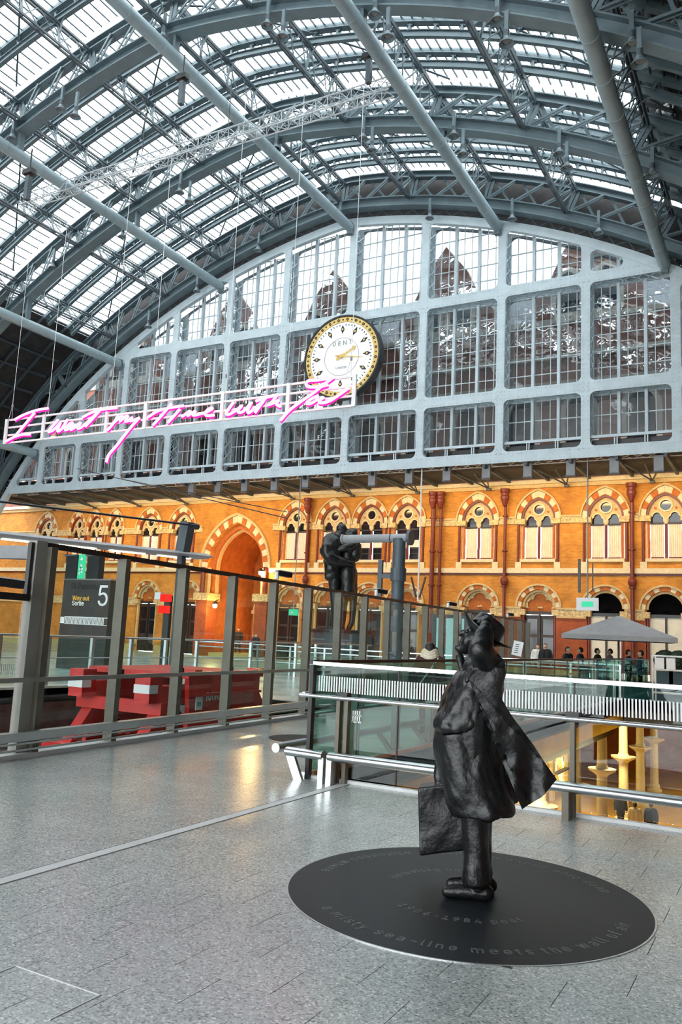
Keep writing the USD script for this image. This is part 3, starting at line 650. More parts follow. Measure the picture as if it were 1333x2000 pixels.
# ---- canopy between screen and hotel, floodlights under it
cn = thing('ceiling_canopy', None, None, (0, 0, 0), kind='structure')
mesh('deck', MB().bx(-54, 8, YG + .05, YF - .3, 11.05, 11.25), BOARD, cn)
for i, x in enumerate(np.arange(-52, 6, 2.24)):
    mesh('joist', MB().bx(x - .07, x + .07, YG + .1, YF - .35, 10.85, 11.05), STEELD, cn)
for i, x in enumerate(np.arange(-51, 6, 4.48)):
    mb = MB(); mb.bar((x, YF - .4, 10.6), (x + 1.0, YG + 1.2, 10.95), .06, .06); mb.bar((x, YF - .4, 10.6), (x - .9, YG + 1.8, 10.95), .06, .06); mb.bar((x, YF - .4, 10.6), (x, YG + 2.2, 10.95), .06, .06); mb.box((x, YF - .38, 10.55), (.25, .2, .14))
    mesh('bracket', mb, STEELD, cn)
fx = [onY(p[0], p[1], YG + .6) for p in ((375, 957), (427, 954), (479, 952), (537, 950), (598, 944), (660, 942), (728, 940), (800, 935), (874, 930), (951, 925), (1032, 922), (1116, 919), (1201, 914), (1288, 910))]
fl0 = None
FLOODS = []
for i, p in enumerate(fx):
    lab = 'grey floodlight box under the gable screen, %s from the left' % ordw(i + 1)
    if fl0 is None:
        fl0 = thing('floodlight', lab, 'floodlight', p); mesh('housing', MB().bx(-.22, .22, -.12, .12, -.28, .5), GREY, fl0); mesh('bezel', MB().bx(-.26, .26, -.16, .16, -.32, -.26), STEELD, fl0)
        mesh('lens', MB().bx(-.18, .18, .12, .135, -.2, .3), glow('flood_lens', (1, .78, .45), 4.0), fl0); mesh('hanger', MB().bx(-.04, .04, -.04, .04, .5, .85), STEELD, fl0)
        a = UsdGeom.Xformable(fl0); a.ClearXformOpOrder(); a.AddTranslateOp(opSuffix='at').Set(Gf.Vec3d(*p))
    else: dup(fl0, p, lab)
def area_light(name, pos, target, w, h, inten, col):
    l = UsdLux.RectLight.Define(stage, '/World/' + name); d = unit(np.subtract(pos, target)); r = unit(np.cross([0, 0, 1.0] if abs(d[2]) < .98 else [0, 1.0, 0], d)); u = np.cross(d, r)
    M = np.eye(4); M[0, :3], M[1, :3], M[2, :3], M[3, :3] = r, u, d, pos
    l.AddTransformOp().Set(Gf.Matrix4d(*M.ravel().tolist())); l.CreateWidthAttr(w); l.CreateHeightAttr(h); l.CreateIntensityAttr(inten); l.CreateColorAttr(Gf.Vec3f(*col)); l.CreateNormalizeAttr(False)
for i, x in enumerate((-37.0, -12.0)):
    area_light('flood_beam_%d' % i, (x, YG + .9, 10.35), (x, YF, 6.2), 22.0, .35, 22.0, (1.0, .68, .29))
# ---- hotel above the canopy, seen through the screen
hu = thing('wall_hotel_upper', None, None, (0, YF + 1.5, 0), kind='structure')
up = sbox(-62, 10.9, 14, 21.0)
gab = unary_union([Polygon([(x - 3.2, 20), (x - 3.2, 22.5), (x - 2.4, 23.2), (x - 1.4, 25.4), (x, 27.2), (x + 1.4, 25.4), (x + 2.4, 23.2), (x + 3.2, 22.5), (x + 3.2, 20)]) for x in (-46, -36, -27.5, -19, -10)])
wh_ = [shapely.affinity.translate(pointed(.8, 1.2, 15.2, 12.6), x, 0) for x in np.arange(-58, 10, 3.4)] + [shapely.affinity.translate(pointed(.7, 1.0, 23.0, 21.4), x + q, 0) for x in (-46, -36, -27.5, -19, -10) for q in (-1.1, 1.1)]
mesh('brickwork', MB().poly(up.union(gab).difference(unary_union(wh_)), .5), BRICKU, hu)
for z in (12.3, 16.9, 18.6, 20.8): mesh('stone_band', MB().bx(-62, 14, -.12, .02, z, z + .32), STONEU, hu)
for w_ in wh_:
    mesh('window_surround', MB().poly(w_.buffer(.3).difference(w_), .2, lambda v: v + [0, -.1, 0]), STONEU, hu); mesh('window_glass', MB().poly(w_, .03, lambda v: v + [0, .3, 0]), DARKGLASS, hu)
mb = MB(); mb.add([(-62, .3, 21), (14, .3, 21), (14, 4.5, 25.6), (-62, 4.5, 25.6)], [[0, 1, 2, 3]]); mesh('slate_roof', mb, SLATE, hu)
# ================================================================== FLOOR, WELL, UNDERCROFT
def terrazzo(name, k):
    return mat(name, {'g': ('geometry', {}), 'v': ('voronoi_texture', {'scale': 90.0}), 's': ('separate_color', {}), 'r': ('rgb_ramp', {'ramp': [(0, (.10 * k, .105 * k, .105 * k)), (.25, (.225 * k, .242 * k, .238 * k)), (.75, (.28 * k, .298 * k, .293 * k)), (.9, (.36 * k, .365 * k, .355 * k)), (1, (.48 * k, .48 * k, .47 * k))]}),
        'n': ('noise_texture', {'scale': .5, 'detail': 4.0}), 'q': ('map_range', {'from_min': .3, 'from_max': .7, 'to_min': .17, 'to_max': .30, 'clamp': True}),
        'm': ('noise_texture', {'scale': .35, 'detail': 3.0}), 'w': ('rgb_ramp', {'ramp': [(.3, (.82, .84, .84)), (.7, (1.1, 1.08, 1.05))]}), 'x': ('mix', {'mix_type': 'multiply', 'fac': 1.0}),
        'p': ('principled_bsdf', {'specular_ior_level': .75})},
        [('g.position', 'v.vector'), ('v.color', 's.color'), ('s.r', 'r.fac'), ('g.position', 'n.vector'), ('n.fac', 'q.value'), ('q.result', 'p.roughness'), ('g.position', 'm.vector'), ('m.fac', 'w.fac'), ('r.color', 'x.color1'), ('w.color', 'x.color2'), ('x.color', 'p.base_color')])
TERRA = [terrazzo('terrazzo_a', 1.68), terrazzo('terrazzo_b', 1.61), terrazzo('terrazzo_c', 1.74)]
JOINT = plain('floor_joint', (.05, .05, .05), .8)
DISCM = mat('polished_slate', {'g': ('geometry', {}), 'v': ('noise_texture', {'scale': 160.0, 'detail': 2.0}), 'r': ('rgb_ramp', {'ramp': [(.35, (.006, .008, .010)), (.62, (.015, .019, .022)), (.72, (.05, .055, .06))]}), 'p': ('principled_bsdf', {'roughness': .5, 'specular_ior_level': .22})}, [('g.position', 'v.vector'), ('v.fac', 'r.fac'), ('r.color', 'p.base_color')])
WELL = (-5.35, 3.6, 9.03, 31.0)
DC, DR = np.array([-2.07, 5.76]), 1.245
def slabpoly(P, z0, z1):
    m = MB()
    for g in getattr(P, 'geoms', [P]):
        if g.area < 1e-5: continue
        t = trimesh.creation.extrude_polygon(g, z1 - z0, engine='earcut'); v = np.array(t.vertices); v[:, 2] += z0; m.add(v, np.array(t.faces))
    return m
well = sbox(WELL[0], WELL[2], WELL[1], WELL[3]); TRACK = sbox(-17.9, -30, -9.35, 18.6)
ground = sbox(-62, -30, 14, 58).difference(well).difference(TRACK)
tileY0, tileY1, TW, TH = 2.27, 9.03, .60, .3415
tiles = []
for r in range(int(round((tileY1 - tileY0) / TH))):
    y0 = tileY0 + r * TH; y1 = min(y0 + TH, tileY1)
    for c in range(-16, 6):
        x0 = -2.90 + c * TW + (.30 if r % 2 else 0); x1 = x0 + TW
        vis = False
        for x in (x0, x1):
            for y in (y0, y1):
                q = CR @ (np.array([x, y, 0]) - EYE)
                if q[2] > 0 and -20 < q[0] / q[2] * FPX + 666.5 < 1353 and q[1] / q[2] * FPX + 1000 < 2030: vis = True
        if vis and x0 > -9.2: tiles.append((x0, x1, y0, y1))
tiles = sorted(tiles, key=lambda t: t[2])[:296]
tiled = unary_union([sbox(a, c, b, d) for a, b, c, d in tiles]).buffer(.001)
cut = unary_union([Point(*DC).buffer(DR + .012, quad_segs=32), sbox(-4.825, -30, -4.685, 9.03)])
fl = thing('floor', None, None, kind='structure')
mesh('bed', slabpoly(ground.difference(sbox(-4.9, -30, -4.6, 0)), -.40, -.025), JOINT, fl)
mesh('paving', slabpoly(ground.difference(tiled).difference(cut).difference(Point(-7.35, 12.15).buffer(.55)), -.024, 0), TERRA[0], fl)
for k, (a, b, c, d) in enumerate(tiles):
    g = sbox(a + .0022, c + .0022, b - .0022, d - .0022).difference(cut)
    if g.area > .003: mesh('tile', slabpoly(g, -.024, 0), TERRA[rng.choice((0, 0, 1, 2))], fl)
STRIPM = plain('pale_metal_strip', (.60, .60, .60), .5, .0, var=.08)
mesh('divider_strip', MB().bx(-4.805, -4.70, 0, 8.95, -.02, .004), STRIPM, None, label='pale metal divider strip set in the terrazzo floor', cat='floor strip')
dsk = thing('inscribed_disc', 'dark slate disc with carved verse in the floor under the bronze man', 'floor disc', (DC[0], DC[1], 0))
mesh('slate', slabpoly(Point(0, 0).buffer(DR, quad_segs=40), -.022, .006), DISCM, dsk)
mesh('rim', slabpoly(Point(0, 0).buffer(DR + .012, quad_segs=40).difference(Point(0, 0).buffer(DR, quad_segs=40)), -.022, .005), STAIN, dsk)
LETTER = plain('carved_lettering', (.11, .115, .115), .6, var=.3, scale=30)
_gl = {}
def glyph(ch, h):
    if (ch, h) not in _gl:
        m = meshkit.text_mesh(ch, h, .0015); _gl[(ch, h)] = (np.array(m.vertices), np.array(m.faces))
    return _gl[(ch, h)]
def arc_text(text, R, h, a0, parent, name, sp=1.0):
    """letters along a circle, feet outwards, running anticlockwise from angle a0"""
    a = a0
    for w in text.split(' '):
        mb = MB()
        for ch in w:
            v, f = glyph(ch, h); adv = (v[:, 0].max() + h * .16) * sp
            am = a + adv / 2 / R; er = np.array([math.cos(am), math.sin(am)]); et = np.array([-er[1], er[0]])
            lx = v[:, 0] * .85 - v[:, 0].max() * .425; p = er * R + lx[:, None] * et[None] - v[:, 1:2] * er[None]
            mb.add(np.column_stack([p, v[:, 2] + .0062]), f); a += adv / R
        mesh(name, mb, LETTER, parent); a += h * .5 / R
arc_text('a misty sea-line meets the wall of air', 1.10, .085, math.radians(-128), dsk, 'verse_word', 1.08)
arc_text('deep blue above us fades to whiteness where', 1.10, .085, math.radians(38), dsk, 'verse_word', 1.0)
arc_text('John Betjeman', .60, .07, math.radians(100), dsk, 'inner_word', 1.1); arc_text('1906-1984 poet', .60, .07, math.radians(-120), dsk, 'inner_word', 1.1)
d2 = mesh('floor_plate', MB().cyl((-7.35, 12.15, -.02), .55, .024, 40), DISCM, None, label='small dark round plate in the floor beyond the corner of the stairwell glass', cat='floor plate')
mesh('access_frame', slabpoly(sbox(-3.55, 2.85, -2.95, 3.16).difference(sbox(-3.542, 2.5, -2.958, 3.152)), -.002, .004), STRIPM, None, label='thin metal edge of a floor hatch in the bottom left corner', cat='hatch')
# undercroft
UF = -7.0
GOLDFL = plain('golden_lower_floor', (.62, .36, .06), .3, var=.15, scale=.8)
ubrick = brick('undercroft_brick', (.60, .18, .025), (.48, .13, .02), (.35, .2, .1), 1.4)
uc = thing('floor_lower', None, None, kind='structure'); mesh('paving', MB().bx(-40, 14, 3, 70, UF - .3, UF), GOLDFL, uc)
mesh('wall_lower_back', MB().bx(-40, 14, 66, 66.4, UF, -.4), ubrick, None, kind='structure'); 
wl = thing('wall_lower_side', None, None, kind='structure'); mesh('brickwork', MB().bx(-15.6, -15.2, 3, 66, UF, -1.42), ubrick, wl); mesh('end', MB().bx(-15.4, 8, 3, 3.4, UF, -.4), ubrick, wl); mesh('far_side', MB().bx(8, 8.4, 3, 66, UF, -.4), ubrick, wl)
mesh('notice_board', MB().bx(-6.6, -3.9, 65.8, 65.95, -4.9, -2.2), GREY, None, label='dark grey board on the orange brick wall of the lower level', cat='board')
fs = thing('trim_1', None, None, kind='structure')
FASC = plain('brown_fascia', (.07, .045, .03), .5, var=.2); FYEL = plain('golden_fascia', (.75, .45, .06), .5, var=.15, scale=1.0)
mesh('fascia', MB().bx(-5.45, -5.35, 9.03, 31, -.47, 0), FASC, fs); mesh('gold_band', MB().bx(-5.75, -5.38, 9.03, 31, -.92, -.47), FYEL, fs); mesh('fascia', MB().bx(-5.35, 3.6, 31.0, 31.1, -.9, 0), FASC, fs)
mesh('fascia', MB().bx(-5.35, 3.6, 8.93, 9.03, -.9, -.03), FASC, fs); mesh('beam', MB().bx(-6.1, -5.7, 9.03, 31, -1.25, -.92), BLACK, fs)
mesh('ceiling_lower', MB().poly(sbox(0, 0, 1, 1), 0.01) if False else slabpoly(sbox(-9.1, 3, 8, 66).difference(sbox(-5.75, 9.03, 3.6, 31)), -.95, -.90), FASC, None, kind='structure')
mesh('ceiling_lower_low', MB().bx(-15.4, -9.1, 3, 66, -1.42, -1.36), FASC, None, kind='structure')
c0 = None
for i, y in enumerate((56.6, 51.2, 45.8, 40.3, 34.9, 29.5, 24.1)):
    lab = 'cream cast iron column in the golden lower hall, %s from the back wall' % ordw(i + 1)
    if c0 is None:
        c0 = thing('iron_column', lab, 'column', (-7.95, y, UF)); h = -.95 - UF
        mesh('shaft', MB().cyl((0, 0, .4), .26, h - .4, 16, .2), YPAINT, c0); mesh('base', MB().lathe([(.45, 0), (.45, .15), (.33, .2), (.33, .4), (.26, .45)], (0, 0, 0), 16), YPAINT, c0)
        mesh('collar', MB().lathe([(.24, 2.9), (.34, 3.0), (.62, 3.16), (.64, 3.24), (.3, 3.26), (.24, 3.4)], (0, 0, 0), 16), YPAINT, c0); mesh('capital', MB().lathe([(.2, h - .6), (.3, h - .4), (.55, h - .1), (.55, h)], (0, 0, 0), 16), YPAINT, c0)
        a = UsdGeom.Xformable(c0); a.ClearXformOpOrder(); a.AddTranslateOp(opSuffix='at').Set(Gf.Vec3d(-7.95, y, UF))
    else: dup(c0, (-7.95, y, UF), lab)
# lit shop in the undercroft
SHOPG = mat('shop_glow', {'g': ('geometry', {}), 'v': ('voronoi_texture', {'scale': 2.2}), 's': ('separate_color', {}), 'r': ('rgb_ramp', {'ramp': [(0, (.10, .04, .005)), (.4, (.6, .28, .04)), (.75, (1.0, .62, .16)), (1, (1.0, .9, .6))]}), 'e': ('emission', {'strength': 1.6})}, [('g.position', 'v.vector'), ('v.color', 's.color'), ('s.r', 'r.fac'), ('r.color', 'e.color')], 'e.emission')
sh = thing('shop_window', 'row of brightly lit golden shop windows on the lower level', 'shop window', (-12.5, 20, UF))
for i in range(9):
    y = i * 3.6; mesh('display', MB().bx(-.02, .02, y + .2, y + 3.2, .5, 3.9), SHOPG, sh); mesh('frame', MB().bx(.0, .2, y + 3.2, y + 3.8, 0, 4.4), YPAINT, sh)
    for z in (1.4, 2.5): mesh('shelf', MB().bx(.02, .35, y + .2, y + 3.2, z, z + .06), DOORDARK, sh)
    for q in range(0, 5, 2): mesh('shade_lamp', MB().lathe([(0, .3), (.08, .28), (.18, 0)], (.5, y + .5 + q * .6, 3.2 + .25 * (q % 2)), 8), glow('shade_glow', (1, .8, .4), 5.0) if i + q == 0 else UsdShade.Material.Get(stage, '/World/Looks/shade_glow'), sh)
for i, (x, y) in enumerate(((-8.0, 27), (-8.0, 43), (0, 54))):
    l = thing('downlight_panel', 'warm ceiling light panel of the lower hall, %s one' % ordw(i + 1), 'ceiling light', (x, y, -.99)); mesh('diffuser', MB().bx(-.9, .9, -.9, .9, -.03, .03), YPAINT, l)
    area_light('lower_lamp_%d' % i, (x, y, -1.06), (x, y + .01, UF), 1.8, 1.8, 46.0, (1, .74, .36))
area_light('well_lamp', (-5.2, 20, -1.6), (-5.75, 20.01, -.65), 20.0, .12, 10.0, (1, .68, .2))
# ---- outer walls
mesh('wall_left', MB().bx(-60.4, -60, -30, 58, 0, 10), BRICKD, None, kind='structure'); mesh('wall_right', MB().bx(12.6, 13, -30, 58, 0, 10), BRICKD, None, kind='structure')
# ================================================================== STAIRWELL BALUSTRADE
bl = thing('glass_balustrade', 'front glass balustrade of the stairwell with striped band behind the bronze man', 'balustrade', (-5.3, 9.0, 0))
xs_ = [-5.28, -4.12, -2.96, -2.06, -.9, .26, 1.42, 2.58, 3.6]
for a, b in zip(xs_[:-1], xs_[1:]): mesh('glass_panel', MB((-5.3, 9, 0)).bx(a + .012, b - .012, 8.99, 9.006, .06, 1.37), CLEAR, bl)
for x in (-5.28, -4.88, -4.77, -2.06, .26, 2.58): mesh('post', MB((-5.3, 9, 0)).bx(x - .025, x + .025, 8.9, 8.985, -.02, 1.38 if x == -5.28 else 1.0), BLACK if x == -5.28 else FIN, bl)
for x in xs_[1:-1]: mesh('joint', MB((-5.3, 9, 0)).bx(x - .006, x + .006, 8.985, 9.01, .06, 1.37), BLACK, bl)
mesh('top_rail', MB((-5.3, 9, 0)).bx(-5.3, 3.6, 8.965, 9.035, 1.375, 1.42), STAIN, bl)
mb = MB((-5.3, 9, 0)); mb.tube([(-5.43, 8.9, 1.0), (3.6, 8.9, 1.0)], .026, 12); mesh('handrail', mb, STAIN, bl, smooth=40)
for i, (a, b) in enumerate(((-5.5, -4.98), (-4.9, 3.6))):
    mb = MB((-5.3, 9, 0)); prof = [(math.cos(t) * .075, math.sin(t) * .055) for t in np.linspace(0, 2 * PI, 14)[:-1]]
    m = trimesh.creation.extrude_polygon(Polygon(prof), b - a, engine='earcut'); v = np.array(m.vertices); mb.add(np.stack([a + v[:, 2], 8.78 - v[:, 0], .32 + v[:, 1]], 1), np.array(m.faces)); mesh('perch_rail', mb, STAIN, bl, smooth=40)
for x in (-5.46, -4.99, -4.88, -2.09, .24, 2.56):
    mb = MB((-5.3, 9, 0)); lean = .10 if x < -5.4 else 0.0
    T = lambda v: np.stack([v[:, 0], v[:, 1], v[:, 2]], 1)
    if x < -5.4: mb.poly(Polygon([(x - .05, .28), (x + .07, .28), (x + .20, 0), (x + .08, 0)]), .05, lambda v: v + [0, 8.76, 0])
    else: mb.bx(x - .035, x + .035, 8.73, 8.86, 0, .30)
    mesh('perch_leg', mb, FIN if x > -4.6 else STAIN, bl)
mesh('kerb', MB((-5.3, 9, 0)).bx(-5.35, 3.6, 8.97, 9.04, -.02, .035), STRIPM, bl)
mb = MB((-5.3, 9, 0))
for i in range(250):
    x = -5.22 + i * .036
    if x < 3.6: mb.bx(x, x + .018, 8.984, 8.988, 1.06, 1.25)
mesh('striped_band', mb, WHITE, bl, kind='stuff')
for x in (-4.83, -2.06): mb = MB((-5.3, 9, 0)); mb.box((x, 8.95, 1.02), (.14, .12, .10)); mesh('clamp', mb, BLACK, bl)
sd = thing('glass_balustrade', 'side glass balustrade running away along the left edge of the stairwell', 'balustrade', (-5.4, 9.1, 0))
ys_ = [9.12 + 1.36 * i for i in range(17)]
for i, (a, b) in enumerate(zip(ys_[:-1], ys_[1:])):
    mesh('glass_panel', MB((-5.4, 9.1, 0)).bx(-5.408, -5.392, a + .012, b - .012, .06, 1.38), GREENGLASS, sd)
    mesh('post', MB((-5.4, 9.1, 0)).bx(-5.52, -5.42, b - .03, b + .03, 0, 1.0), FIN, sd); mesh('joint', MB((-5.4, 9.1, 0)).bx(-5.415, -5.385, b - .006, b + .006, .06, 1.38), BLACK, sd)
    mesh('perch_leg', MB((-5.4, 9.1, 0)).bar((-5.75, b, .28), (-5.45, b - .1, 0), .07, .05, (0, 1, 0)), FIN, sd)
mesh('top_rail', MB((-5.4, 9.1, 0)).bx(-5.435, -5.365, 9.1, 31, 1.385, 1.43), BLACK, sd); mesh('kerb', MB((-5.4, 9.1, 0)).bx(-5.46, -5.35, 9.05, 31, -.02, .05), STAIN, sd)
for nm, x, z, r in (('handrail', -5.5, 1.0, .026), ('perch_rail', -5.75, .32, .06)):
    mb = MB((-5.4, 9.1, 0)); mb.tube([(x, 8.9 if z < .5 else 9.1, z), (x, 31, z)], r, 12); mesh(nm, mb, STAIN, sd, smooth=40)
stk = MB()
for i in range(4): stk.bx(-4.72 + i * .03, -4.705 + i * .03, 8.982, 8.986, .72 + (i % 2) * .01, .86)
stk.bx(-4.73, -4.60, 8.982, 8.986, .72, .74); stk.bx(-4.73, -4.60, 8.982, 8.986, .8, .815); mesh('glass_sticker', stk, WHITE, None, label='small white sticker on the corner pane of the stairwell balustrade', cat='sticker')
fb = thing('railing', 'white tube railing with hung notices on the far edge of the stairwell', 'railing', (-4.4, 31.2, 0))
for z in (1.58, 1.1, .3): mb = MB(); mb.tube([(0, 0, z), (8, 0, z)], .035, 8); mesh('rail', mb, WHITE, fb)
for x in (0, .1, 2.6, 5.2, 7.9): mb = MB(); mb.tube([(x, 0, 0), (x, 0, 1.58)], .03, 8); mesh('upright', mb, WHITE, fb)
for i, x in enumerate((.05, .42)): mesh('notice_sheet', MB((0, 0, 0)).bx(-4.35 + x, -4.05 + x, 31.12, 31.14, 1.12, 1.52), WHITE, None, label='%s white paper notice hung on the far railing' % ('left' if i == 0 else 'right'), cat='notice')
fg = thing('glass_balustrade', 'far glass balustrade across the end of the stairwell before the cafe tables', 'balustrade', (-5.35, 31.1, 0))
mesh('glass_panel', MB((-5.35, 31.1, 0)).bx(-5.35, -4.5, 31.09, 31.105, .0, 1.4), GREENGLASS, fg); mesh('top_rail', MB((-5.35, 31.1, 0)).bx(-5.35, -4.5, 31.06, 31.13, 1.4, 1.45), BLACK, fg)
# ================================================================== PLATFORM BARRIER (tall glass, left)
BX = lambda y: -8.93 - .055 * (y - 7.8)
bu = unit([-.055, 1.0, 0]); bn = unit([1.0, .055, 0])
br = thing('platform_barrier', 'tall glass platform barrier with taupe fins running from the left foreground into the distance', 'barrier', (BX(7.75), 7.75, 0)); O_ = (BX(7.75), 7.75, 0)
def bp(y, off=0.0, z=0.0): return np.array([BX(y), y, z]) + bn * off
py = [7.75 + 1.512 * i for i in range(20)]
for i, y in enumerate(py):
    mb = MB(O_); mb.bar(bp(y, .0, 1.38), bp(y, .17, 1.38), .11, 2.76); mesh('fin', mb, FIN, br)
    if i:
        mb = MB(O_); mb.tube([bp(y + .16, .03, .05), bp(y + .16, .03, 2.74)], .011, 5); mesh('joint_rod', mb, BLACK, br)
        for z in (.34, 1.06): mb = MB(O_); mb.box(bp(y + .16, .06, z), (.07, .07, .07)); mesh('clamp', mb, BLACK, br)
for i, (a, b) in enumerate(zip(py[:-1], py[1:])):
    a2, b2 = a + (.16 if i else .04) + .015, b + .16 - .015
    mb = MB(O_); mb.bar(bp(a2, -.02, 1.42), bp(b2, -.02, 1.42), .014, 2.6); mesh('glass_panel', mb, CLEAR, br)
ye = py[-1]
for nm, off, z, w, h, m in (('top_rail', .0, 2.79, .07, .075, BLACK), ('mid_rail', .20, 1.0, .05, .06, STAIN), ('perch_rail', .27, .30, .13, .11, STAIN), ('lower_rail', .18, .19, .02, .025, STAIN), ('lower_rail', .18, .11, .02, .025, STAIN), ('kerb', .10, .03, .16, .06, WHITE)):
    mb = MB(O_); mb.bar(bp(7.75 if z > 2 else 3.0, off, z), bp(ye, off, z), w, h); mesh(nm, mb, m, br)
mb = MB(O_); mb.bx(-9.00, -8.84, 7.52, 7.70, 0, 2.83); mesh('end_pier', mb, plain('pale_grey_panel', (.26, .25, .225), .5, var=.06), br)
mb = MB(O_); mb.bar(bp(3.0, .02, 2.06), bp(7.5, .02, 2.06), .07, .09); mesh('lower_top_rail', mb, BLACK, br); mb = MB(O_); mb.bar(bp(7.5, .0, 2.02), bp(7.5, .0, 2.8), .07, .07, (0, 1, 0)); mesh('corner_bar', mb, BLACK, br)
for a, b in ((3.2, 4.6), (4.65, 6.05), (6.1, 7.45)): mb = MB(O_); mb.bar(bp(a, -.02, 1.05), bp(b, -.02, 1.05), .014, 1.9); mesh('glass_panel', mb, CLEAR, br)
for y in (6.07,): mb = MB(O_); mb.bar(bp(y, 0, 1.03), bp(y, .27, 1.03), .05, 2.05); mesh('fin', mb, FIN, br)
# wedge lamps along its top
w0 = None
for i, (px_, py_) in enumerate(((445, 1112), (655, 1136), (795, 1158), (902, 1180))):
    y = [14.0, 19.2, 25.2, 33.0][i]; p = bp(y, .02, 2.84); lab = 'small wedge shaped lamp on the glass barrier, %s from the left' % ('second third fourth fifth'.split()[i])
    if w0 is None:
        w0 = thing('barrier_lamp', lab, 'lamp', p); mesh('knuckle', MB().lathe([(0, -.01), (.05, 0), (.05, .12), (.03, .16), (0, .16)], (0, 0, 0), 10), WHITE, w0); mb = MB(); mb.bar((0, 0, .13), (.12, .32, .11), .14, .10); mesh('wedge_head', mb, BLACK, w0); mb = MB(); mb.bar((0, 0, .19), (.12, .32, .17), .15, .015); mesh('lid', mb, WHITE, w0)
        a = UsdGeom.Xformable(w0); a.ClearXformOpOrder(); a.AddTranslateOp(opSuffix='at').Set(Gf.Vec3d(*p))
    else: dup(w0, p, lab)
dup(w0, bp(6.95, .02, 2.1), 'small wedge shaped lamp on the lower end of the glass barrier at the left edge')
# ================================================================== TRACKS AND FAR PLATFORM
tb = thing('floor_trackbed', None, None, kind='structure'); GRAVEL = plain('dark_ballast', (.04, .03, .027), .9, var=.5, scale=22.0, bump=1.0)
mesh('ballast', MB().bx(-17.9, -9.35, -30, 18.6, -1.3, -1.1), GRAVEL, tb)
PLATW = plain('platform_wall', (.09, .04, .034), .75, var=.35, scale=3.0)
mesh('platform_face', MB().bx(-18.1, -17.9, -30, 18.6, -1.3, -.02), PLATW, tb); mesh('near_face', MB().bx(-9.35, -9.15, -30, 18.6, -1.3, -.02), PLATW, tb); mesh('end_face', MB().bx(-17.9, -9.35, 18.6, 18.9, -1.3, -.02), plain('end_wall_grey', (.10, .10, .105), .7, var=.3), tb)
mesh('platform_coping', MB().bx(-18.3, -17.85, -30, 18.7, -.03, .03), plain('coping_stone', (.55, .52, .46), .7), tb)
for x in (-15.6, -14.15, -12.6, -11.15): mb = MB(); mb.bx(x - .035, x + .035, -10, 16, -1.08, -.94); mesh('rail', mb, FIN, None, label='steel running rail on the dark trackbed, %s from the barrier' % ordw({-11.15: 1, -12.6: 2, -14.15: 3, -15.6: 4}[x]), cat='rail')
fp = thing('platform_balustrade', 'glass balustrade with steel posts along the far platform edge', 'balustrade', (-18.05, 10, 0)); P0 = (-18.05, 10, 0)
for i in range(18):
    y = 8.0 + i * 1.62; mb = MB(P0); mb.bx(-18.1, -18.0, y - .05, y + .05, 0, 1.36); mesh('post', mb, STAIN, fp)
    if i < 17: mb = MB(P0); mb.bx(-18.055, -18.045, y + .08, y + 1.54, .1, 1.3); mesh('glass_panel', mb, PALEGLASS, fp)
    mb = MB(P0)
    for q in range(26): mb.bx(-18.04, -18.036, y + .06 + q * .06, y + .09 + q * .06, .34, .62)
    if y < 15.2: mesh('striped_band', mb, WHITE, fp, kind='stuff')
for z, r in ((1.38, .035), (.78, .02)): mb = MB(P0); mb.tube([(-18.05, 7.6, z), (-18.05, 36, z)], r, 8); mesh('rail', mb, STAIN, fp)
# second railing across the concourse end
cr = thing('railing', 'long steel and glass railing beyond the track end', 'railing', (-24, 30, 0))
for i in range(12): mb = MB(); mb.bx(i * 1.7 - .04, i * 1.7 + .04, -.04, .04, 0, 1.2); mesh('post', mb, STAIN, cr)
for z in (1.2, 1.0, .5): mb = MB(); mb.tube([(0, 0, z), (18.7, 0, z)], .03, 8); mesh('rail', mb, STAIN, cr)
for i in range(11): mb = MB(); mb.bx(i * 1.7 + .06, i * 1.7 + 1.64, -.006, .006, .08, .95); mesh('glass_panel', mb, PALEGLASS, cr)
# ---- buffer stop
bf = thing('buffer_stop', 'red steel buffer stop with white banded buffer heads at the end of the track', 'buffer stop', (-13.0, 14, -1.1)); B0 = (-13.0, 14, -1.1)
for i, x in enumerate((-14.0, -12.05)):
    mb = MB(B0); mb.bx(x - .21, x + .21, 13.35, 13.75, .16, .76); h_ = mesh('buffer_head', mb, RED, bf); mb = MB(B0); mb.bx(x - .22, x + .22, 13.33, 13.6, .36, .54); mesh('white_band', mb, WHITE, h_)
    mb = MB(B0); mb.bar((x, 13.9, -.05), (x, 13.2, -.95), .30, .16); mesh('front_strut', mb, RED, bf); mb = MB(B0); mb.bar((x, 13.75, .3), (x, 16.8, .3), .36, .40); mesh('ram', mb, RED, bf); mb = MB(B0); mb.bar((x, 14.0, .0), (x, 15.6, -1.0), .2, .16); mesh('rear_strut', mb, RED, bf)
mb = MB(B0); mb.bx(-14.3, -11.8, 13.7, 13.95, -.1, .16); mesh('cross_beam', mb, RED, bf); mb = MB(B0); mb.bx(-14.5, -11.7, 13.0, 13.5, -1.05, -.82); mesh('foot_beam', mb, RED, bf)
for x in (-14.65, -11.75):
    g = Polygon([(14.3, -1.02), (14.45, -.2), (14.35, .72), (17.1, .72), (17.1, .3), (17.9, -.75), (17.9, -1.02)]); t = trimesh.creation.extrude_polygon(g, .12, engine='earcut'); v = np.array(t.vertices); mb = MB(B0); mb.add(np.stack([x + v[:, 2], v[:, 0], v[:, 1]], 1), np.array(t.faces)[:, ::-1]); mesh('side_plate', mb, RED, bf)
mb = MB(B0); mb.bx(-14.6, -11.6, 14.3, 17.2, .66, .78); mesh('cover', mb, RED, bf); mb = MB(B0); mb.bx(-11.62, -11.56, 14.3, 17.1, .28, .34); mesh('stiffener', mb, RED, bf)
